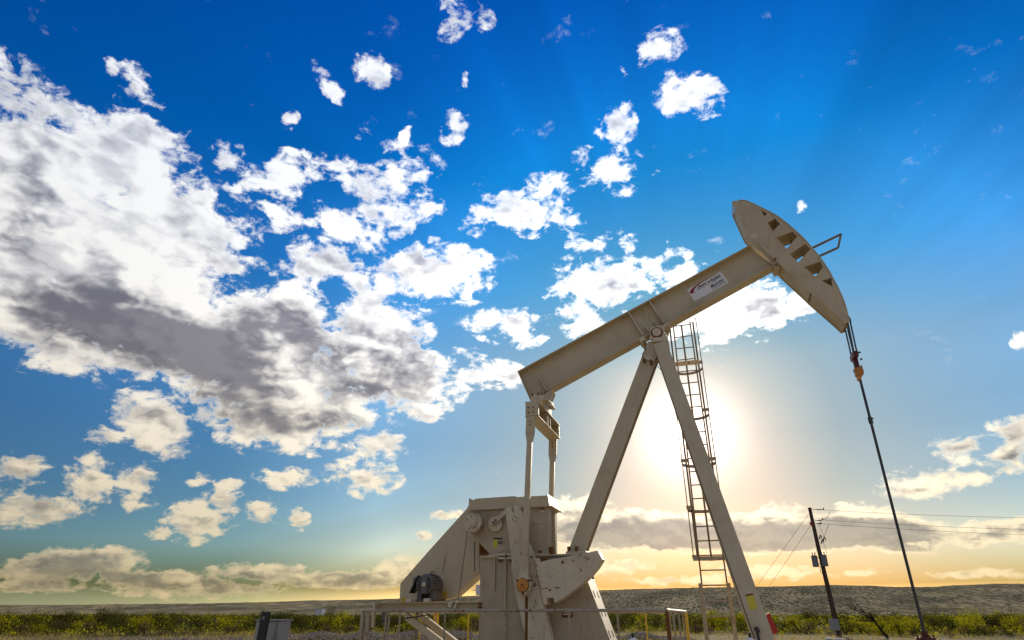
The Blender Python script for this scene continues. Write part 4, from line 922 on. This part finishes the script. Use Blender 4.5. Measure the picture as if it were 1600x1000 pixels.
mb=MB(); mb.tube([(p.x,PY-.3,.004),(p.x,PY-.3,p.z-.45)],.03,8); mb.build('meter_conduit','grey',up_,0,True)
def line(a,b,sag,lab,name='power_line',cat='cable',grp='power lines right of the pole',r=.012):
    a=Vector(a); b=Vector(b); pts=[a.lerp(b,t/24)+Vector((0,0,-sag*4*(t/24)*(1-t/24))) for t in range(25)]
    mb=MB(); mb.tube(pts,r,5); o=mb.build(name,'cable',None,0,True,org=tuple(a)); tag(o,lab,cat,grp); return o
for (p,q,lab) in (((1287,797),(1700,810),'topmost thin power line running right from the wooden pole top'),((1285,812.5),(1700,829),'middle thin power line of the three leaving the pole'),((1283,818.5),(1700,838),'lowest thin power line of the three leaving the pole')):
    a=atp(*p); b=at_y(q[0],q[1],PY+14); line(a,b,.15,lab)
for (p,q,lab) in (((1263.5,803),(1125,995),'upper guy wire slanting down left from the pole top'),((1267,820),(1148,995),'lower guy wire slanting down left from the pole')):
    a=atp(*p); b=at_y(q[0],q[1],PY-1.0); line(a,b,.02,lab,'guy_wire','guy wire','guy wires of the utility pole')
gp_=at_z(1290,999.5,.05); mb=MB(); d_=Vector((1,.35,0)).normalized(); mb.tube([gp_+Vector((0,0,.05)),gp_+d_*1.3+Vector((0,0,.0))],.07,12)
tag(mb.build('loose_pipe','sticker',None,0,True,org=tuple(gp_)),'short pale pipe lying on the ground left of the pole foot','pipe')

# ------------------------------------------------------------------ far white shed
p=ray(501,951.5); d=700/p.length; sx,sy=CAM.x+p.x*d,CAM.y+p.y*d
sh=empty('storage_shed',(sx,sy,0)); tag(sh,'tiny white flat roofed shed at the foot of the far hills','shed')
mb=MB(); mb.box((sx-3.6,sy-3,0),(sx+3.6,sy+3,6.2)); mb.build('wall','shed',sh)
mb=MB(); mb.box((sx-3.8,sy-3.2,6.21),(sx+3.8,sy+3.2,6.5)); mb.build('roof','shed',sh)

# ------------------------------------------------------------------ scrub: shrubs as things, the rest as ground cover
def shrub_mesh(seed,r,h,nl,ls,lean=0.0,dens=1.0):
    rnd=random.Random(seed); mb=MB(); tips=[]
    nb=rnd.randint(6,9)
    for i in range(nb):
        a=rnd.uniform(0,2*math.pi); e=rnd.uniform(.35,1.25); L=rnd.uniform(.55,1.0)
        end=Vector((math.cos(a)*math.cos(e)*r*1.1*L,math.sin(a)*math.cos(e)*r*1.1*L,h*(.35+.6*math.sin(e)*L)))
        tips.append(end)
        for _ in range(2): tips.append(end*rnd.uniform(.6,1.0)+Vector((rnd.gauss(0,.25*r),rnd.gauss(0,.25*r),rnd.gauss(0,.12*h))))
    for _ in range(nl):
        t=rnd.choice(tips); sg=.20*r
        p=t+Vector((rnd.gauss(0,sg),rnd.gauss(0,sg),rnd.gauss(0,sg*.8)))
        if rnd.random()<.28: p.z*=rnd.uniform(.1,.7)
        if p.z<.05: p.z=rnd.uniform(.05,.3)
        n=Vector((rnd.gauss(0,1),rnd.gauss(0,1),rnd.gauss(0,1))).normalized(); u=n.orthogonal().normalized(); w=n.cross(u); s=ls*rnd.uniform(.5,1.4)
        mb.add([p-u*s*.3,p+w*s,p+u*s*.3,p-w*s*.5],[(0,1,2,3)])
    st=MB()
    for t in tips[::3]: st.tube([(0,0,-.05),t*.5+Vector((0,0,-.05)),t],.035,4,.012,cap=False)
    return mb,st
kinds={}
def make_kind(key,n,r,h,nl,ls,leafm):
    L=[]
    for i in range(n):
        f,s=shrub_mesh(hash((len(key),i))%9999+i*31+len(kinds)*977,r,h,nl,ls)
        me=[]
        for mbx,mm in((f,leafm),(s,'bark')):
            m_e=bpy.data.meshes.new('foliage' if mm!='bark' else 'stem'); m_e.from_pydata(mbx.v,[],mbx.f); m_e.materials.append(M[mm]); me.append(m_e)
        L.append(me)
    kinds[key]=L
make_kind('bright',5,1.0,1.5,1200,.07,'leaf_bright')
make_kind('dark',5,1.15,1.7,1000,.08,'leaf_dark')
make_kind('dry',3,.9,1.0,700,.07,'leaf_dry')
NEAR=[(-400,60,'near the left edge'),(60,170,'left of the round front shrub'),(170,290,'in the left scrub'),(290,395,'left of the pale cabinet'),(395,450,'behind the pale cabinet'),(450,565,'between cabinet and railing'),(565,660,'seen below the motor deck'),(660,755,'left of the gearbox base'),(755,960,'behind the gearbox base'),(960,1045,'left of the rusty post'),(1045,1095,'left of the ladder foot'),(1095,1150,'seen through the ladder'),(1150,1215,'behind the front leg'),(1215,1300,'left of the utility pole'),(1300,1375,'right of the utility pole'),(1375,1440,'left of the wellhead'),(1440,1520,'right of the wellhead'),(1520,2200,'near the right edge')]
def where(x,y):
    dx,dy=x-CAM.x,y-CAM.y; f=dx*FW.x+dy*FW.y; r=dx*RT.x+dy*RT.y; px=800+r/f*FPX/math.cos(PITCH)
    d=math.hypot(dx,dy); row='front row' if d<76 else 'second row' if d<90 else 'middle row' if d<106 else 'back row'
    return next((n for a,b,n in NEAR if a<=px<b),'in the scrub belt'),row,px
LAB={'bright':('bright yellow green mesquite shrub in the scrub belt','sunlit mesquite shrubs in the scrub belt'),
     'dark':('dark olive mesquite shrub among the scrub belt','dark mesquite shrubs in the scrub belt'),
     'dry':('low brown twiggy bush at the front of the scrub','dry brown bushes in the scrub belt')}
def place(key,x,y,sc_,rnd,label=None,group=None,name=None):
    fol,stm=rnd.choice(kinds[key]); e=bpy.data.objects.new(name or {'bright':'mesquite_shrub','dark':'mesquite_shrub','dry':'dry_bush'}[key],None); col.objects.link(e)
    e.location=(x,y,ground_h(x,y)); e.rotation_euler=(0,0,rnd.uniform(0,6.28)); e.scale=(sc_*rnd.uniform(.9,1.35),sc_*rnd.uniform(.9,1.35),sc_*rnd.uniform(.7,1.2))
    wh_,row_,px_=where(x,y); e['px']=px_
    big='large' if sc_>1.05 else 'small' if sc_<.75 else 'middling'
    tag(e,label or ('%s %s, %s, %s'%(big,{'bright':'yellow green mesquite shrub','dark':'dark olive mesquite shrub','dry':'brown twiggy bush'}[key],row_,wh_)),'shrub',group or LAB[key][1])
    for nm,me in(('foliage',fol),('stem',stm)):
        o=bpy.data.objects.new(nm,me); col.objects.link(o); o.parent=e
    return e
rnd=random.Random(11)
FWz=Vector((FW.x,FW.y,0))
def polar(az_off,d):  # az_off from the view axis in radians
    return CAM.x+d*(FW.x*math.cos(az_off)+RT.x*math.sin(az_off)), CAM.y+d*(FW.y*math.cos(az_off)+RT.y*math.sin(az_off))
def az_of(px): 
    r=ray(px,960); return math.atan2(r.x*RT.x+r.y*RT.y, r.x*FW.x+r.y*FW.y)
cnt=0
for i in range(262):
    a=rnd.uniform(-.68,.68); u_=rnd.random(); d=66+ (u_**1.1)*56
    if a<-.25: d+=6
    x,y=polar(a,d); right=a>.05
    if 768<where(x,y)[2]<922: continue
    k=rnd.choices(['bright','dark','dry'],[.42,.52,.06] if right else [.25,.66,.09])[0]
    place(k,x,y,rnd.uniform(.72,1.08)*(1+ (d-66)/62*.25),rnd)
for i in range(34):
    a=rnd.uniform(-.68,.68); x,y=polar(a,rnd.uniform(58,68)); place('dry',x,y,rnd.uniform(.4,.75),rnd)
# shrubs that can be named one by one
for px,d,key,s,lab in ((1400,62,'bright',1.32,'largest bright yellow shrub between the utility pole and the wellhead'),(1372,64,'bright',.95,'yellow green shrub just right of the bare tree'),
    (1425,66,'bright',1.0,'yellow shrub close left of the thin pump rod'),(12,66,'bright',1.0,'pale green shrub at the far left edge of the scrub'),(65,68,'bright',.75,'low pale green shrub a little right of the left edge'),
    (120,67,'bright',.7,'round light green shrub at the front of the scrub on the left'),(535,72,'bright',1.0,'light green shrub just left of the railing corner'),(445,56,'bright',.45,'small green tuft shrub right of the pale cabinet'),(1340,70,'bright',.8,'yellow green shrub just right of the pole')):
    x,y=polar(az_of(px),d); place(key,x,y,s,rnd,lab)
byl={}
for o in col.objects:
    if o.get('category')=='shrub': byl.setdefault(o['label'],[]).append(o)
ORD=['leftmost','second','third','fourth','fifth','sixth','seventh','eighth','ninth','tenth']
for lb,L in byl.items():
    if len(L)>1:
        L.sort(key=lambda o:o['px'])
        for i,o in enumerate(L): o['label']=('leftmost ' if i==0 else 'rightmost ' if i==len(L)-1 else ORD[i]+' from left, ')+lb
for o in col.objects:
    if 'px' in o: del o['px']
# bare tree
x,y=polar(az_of(1380),57); bt=empty('bare_tree',(x,y,0)); tag(bt,'leafless leaning dark mesquite tree between the utility pole and the wellhead','tree')
rt=random.Random(5)
mb=MB(); br_=MB()
def grow(mbx,p,d,L,r,lv):
    q=p+d*L; mid=p.lerp(q,.5)+Vector((rt.gauss(0,.06*L),rt.gauss(0,.06*L),rt.gauss(0,.04*L))); mbx.tube([p,mid,q],r,5,r*.6,cap=False)
    if lv<=0: return
    for _ in range(3 if lv>1 else 4):
        nd=(d+Vector((rt.gauss(0,.55),rt.gauss(0,.55),rt.gauss(.12,.4)))).normalized(); grow(br_,mid.lerp(q,rt.uniform(.2,1)),nd,L*rt.uniform(.5,.8),r*.5,lv-1)
grow(mb,Vector((x,y,-.1)),(-RT*.5+Vector((0,0,.9))).normalized(),2.0,.095,4)
mb.build('trunk','bark',bt,0,True,); br_.build('branches','bark',bt,0,True)
# far scrub, joined
mb=MB(); rf=random.Random(3)
fa=MB()
for i in range(3300):
    a=rf.uniform(-.74,.74); d=118+ (rf.random()**1.3)*560; x,y=polar(a,d); s=rf.uniform(.8,1.7); h=s*rf.uniform(.75,1.15)*(1.0+ .15*math.sin(a*9))
    tgt=mb if rf.random()<(.5 if a>.05 else .33) else fa; nn=44 if d<220 else 22; q=.22 if d<220 else .45
    for _ in range(nn):
        th=rf.uniform(0,6.28); ph=rf.random(); rr=s*math.sqrt(rf.random()); p=Vector((x+rr*math.cos(th),y+rr*math.sin(th),h*(.15+ph*.95*(1-(rr/s)**2*.6))))
        n_=Vector((rf.gauss(0,1),rf.gauss(0,1),rf.gauss(0,1))).normalized(); u_=n_.orthogonal().normalized(); w_=n_.cross(u_); z_=q*rf.uniform(.5,1.3)
        tgt.add([p-u_*z_*.5,p+w_*z_*.6,p+u_*z_*.5,p-w_*z_*.6],[(0,1,2,3)])
def raw(mb,name,m):
    me=bpy.data.meshes.new(name); me.from_pydata(mb.v,[],mb.f); me.materials.append(M[m]); o=bpy.data.objects.new(name,me); col.objects.link(o); return o
tag(raw(mb,'far_scrub','leaf_bright'),'far yellow green scrub running to the hills',kind='stuff')
tag(raw(fa,'far_scrub','leaf_dark'),'far dark green scrub running to the hills',kind='stuff')
us=MB(); ud=MB(); ru=random.Random(31)
for i in range(2600):
    a=ru.uniform(-.70,.70); d=63+(ru.random()**.9)*60; x,y=polar(a,d); s=ru.uniform(.35,.85); h=s*ru.uniform(.6,1.2); tgt=us if ru.random()<(.36 if a>.05 else .2) else ud
    z0=ground_h(x,y)
    for _ in range(34):
        th=ru.uniform(0,6.28); rr=s*math.sqrt(ru.random()); p=Vector((x+rr*math.cos(th),y+rr*math.sin(th),z0+h*ru.random()*(1.05-(rr/s)**2*.6)))
        n_=Vector((ru.gauss(0,1),ru.gauss(0,1),ru.gauss(0,1))).normalized(); u_=n_.orthogonal().normalized(); w_=n_.cross(u_); z_=.12*ru.uniform(.5,1.3)
        tgt.add([p-u_*z_*.4,p+w_*z_,p+u_*z_*.4,p-w_*z_*.6],[(0,1,2,3)])
tag(raw(us,'low_scrub','leaf_bright'),'low green undergrowth between the shrubs',kind='stuff')
tag(raw(ud,'low_scrub','leaf_dark'),'low dark undergrowth between the shrubs',kind='stuff')
# dry grass
gm=MB(); rg=random.Random(9)
for i in range(9000):
    a=rg.uniform(-.72,.72); d=30+ (rg.random()**.8)*48; x,y=polar(a,d)
    if rg.random()>.55+.45*math.sin(x*.4+2)*math.sin(y*.3): continue
    for _ in range(5):
        bx,by=x+rg.gauss(0,.12),y+rg.gauss(0,.12); h=rg.uniform(.12,.38); ln=rg.uniform(-.12,.12); w=.012; z0=ground_h(bx,by)
        t=rg.uniform(0,3.14); cxx,cyy=math.cos(t)*w,math.sin(t)*w
        gm.add([(bx-cxx,by-cyy,z0),(bx+cxx,by+cyy,z0),(bx+ln,by+ln*.6,z0+h)],[(0,1,2)])
tag(raw(gm,'dry_grass','grass'),'dry yellow grass tufts between gravel and scrub',kind='stuff')
# rock berm
rk=MB(); rr=random.Random(21)
ico=[(0,0,1),(.89,0,.45),(.28,.85,.45),(-.72,.53,.45),(-.72,-.53,.45),(.28,-.85,.45),(.72,.53,-.45),(-.28,.85,-.45),(-.89,0,-.45),(-.28,-.85,-.45),(.72,-.53,-.45),(0,0,-1)]
icf=[(0,1,2),(0,2,3),(0,3,4),(0,4,5),(0,5,1),(1,6,2),(2,7,3),(3,8,4),(4,9,5),(5,10,1),(6,7,2),(7,8,3),(8,9,4),(9,10,5),(10,6,1),(11,7,6),(11,8,7),(11,9,8),(11,10,9),(11,6,10)]
def berm(px0,px1,d0,dd_,H,n):
    for i in range(n):
        px=rr.uniform(px0,px1); d=d0+rr.gauss(0,dd_); x,y=polar(az_of(px),d); e_=min(1,min(px-px0,px1-px)/60)
        z=max(0,H*e_*(1-((d-d0)/(dd_*2.2))**2))*(.7+.3*math.sin(px*.09)); s=rr.uniform(.05,.17)
        rk.add([(x+s*a*rr.uniform(.7,1.3),y+s*b*rr.uniform(.7,1.3),z+s*c*.7*rr.uniform(.7,1.2)) for a,b,c in ico],icf)
berm(390,800,47,2.6,.42,4200); berm(935,1080,46,1.6,.4,900); berm(150,420,48,2.5,.1,1100)
tag(raw(rk,'rock_berm','stone'),'low bank of broken grey rock behind the machine',kind='stuff')
x,y=polar(az_of(1030),44); mb=MB(); w=RT*14; v_=FWz*.8; p=Vector((x,y,.006))
mb.add([p-w-v_,p+w-v_,p+w+v_,p-w+v_],[(0,1,2,3)]); tag(mb.build('sandy_track','sand'),'strip of pale sand behind the machine',kind='structure')
bpy.context.view_layer.update()
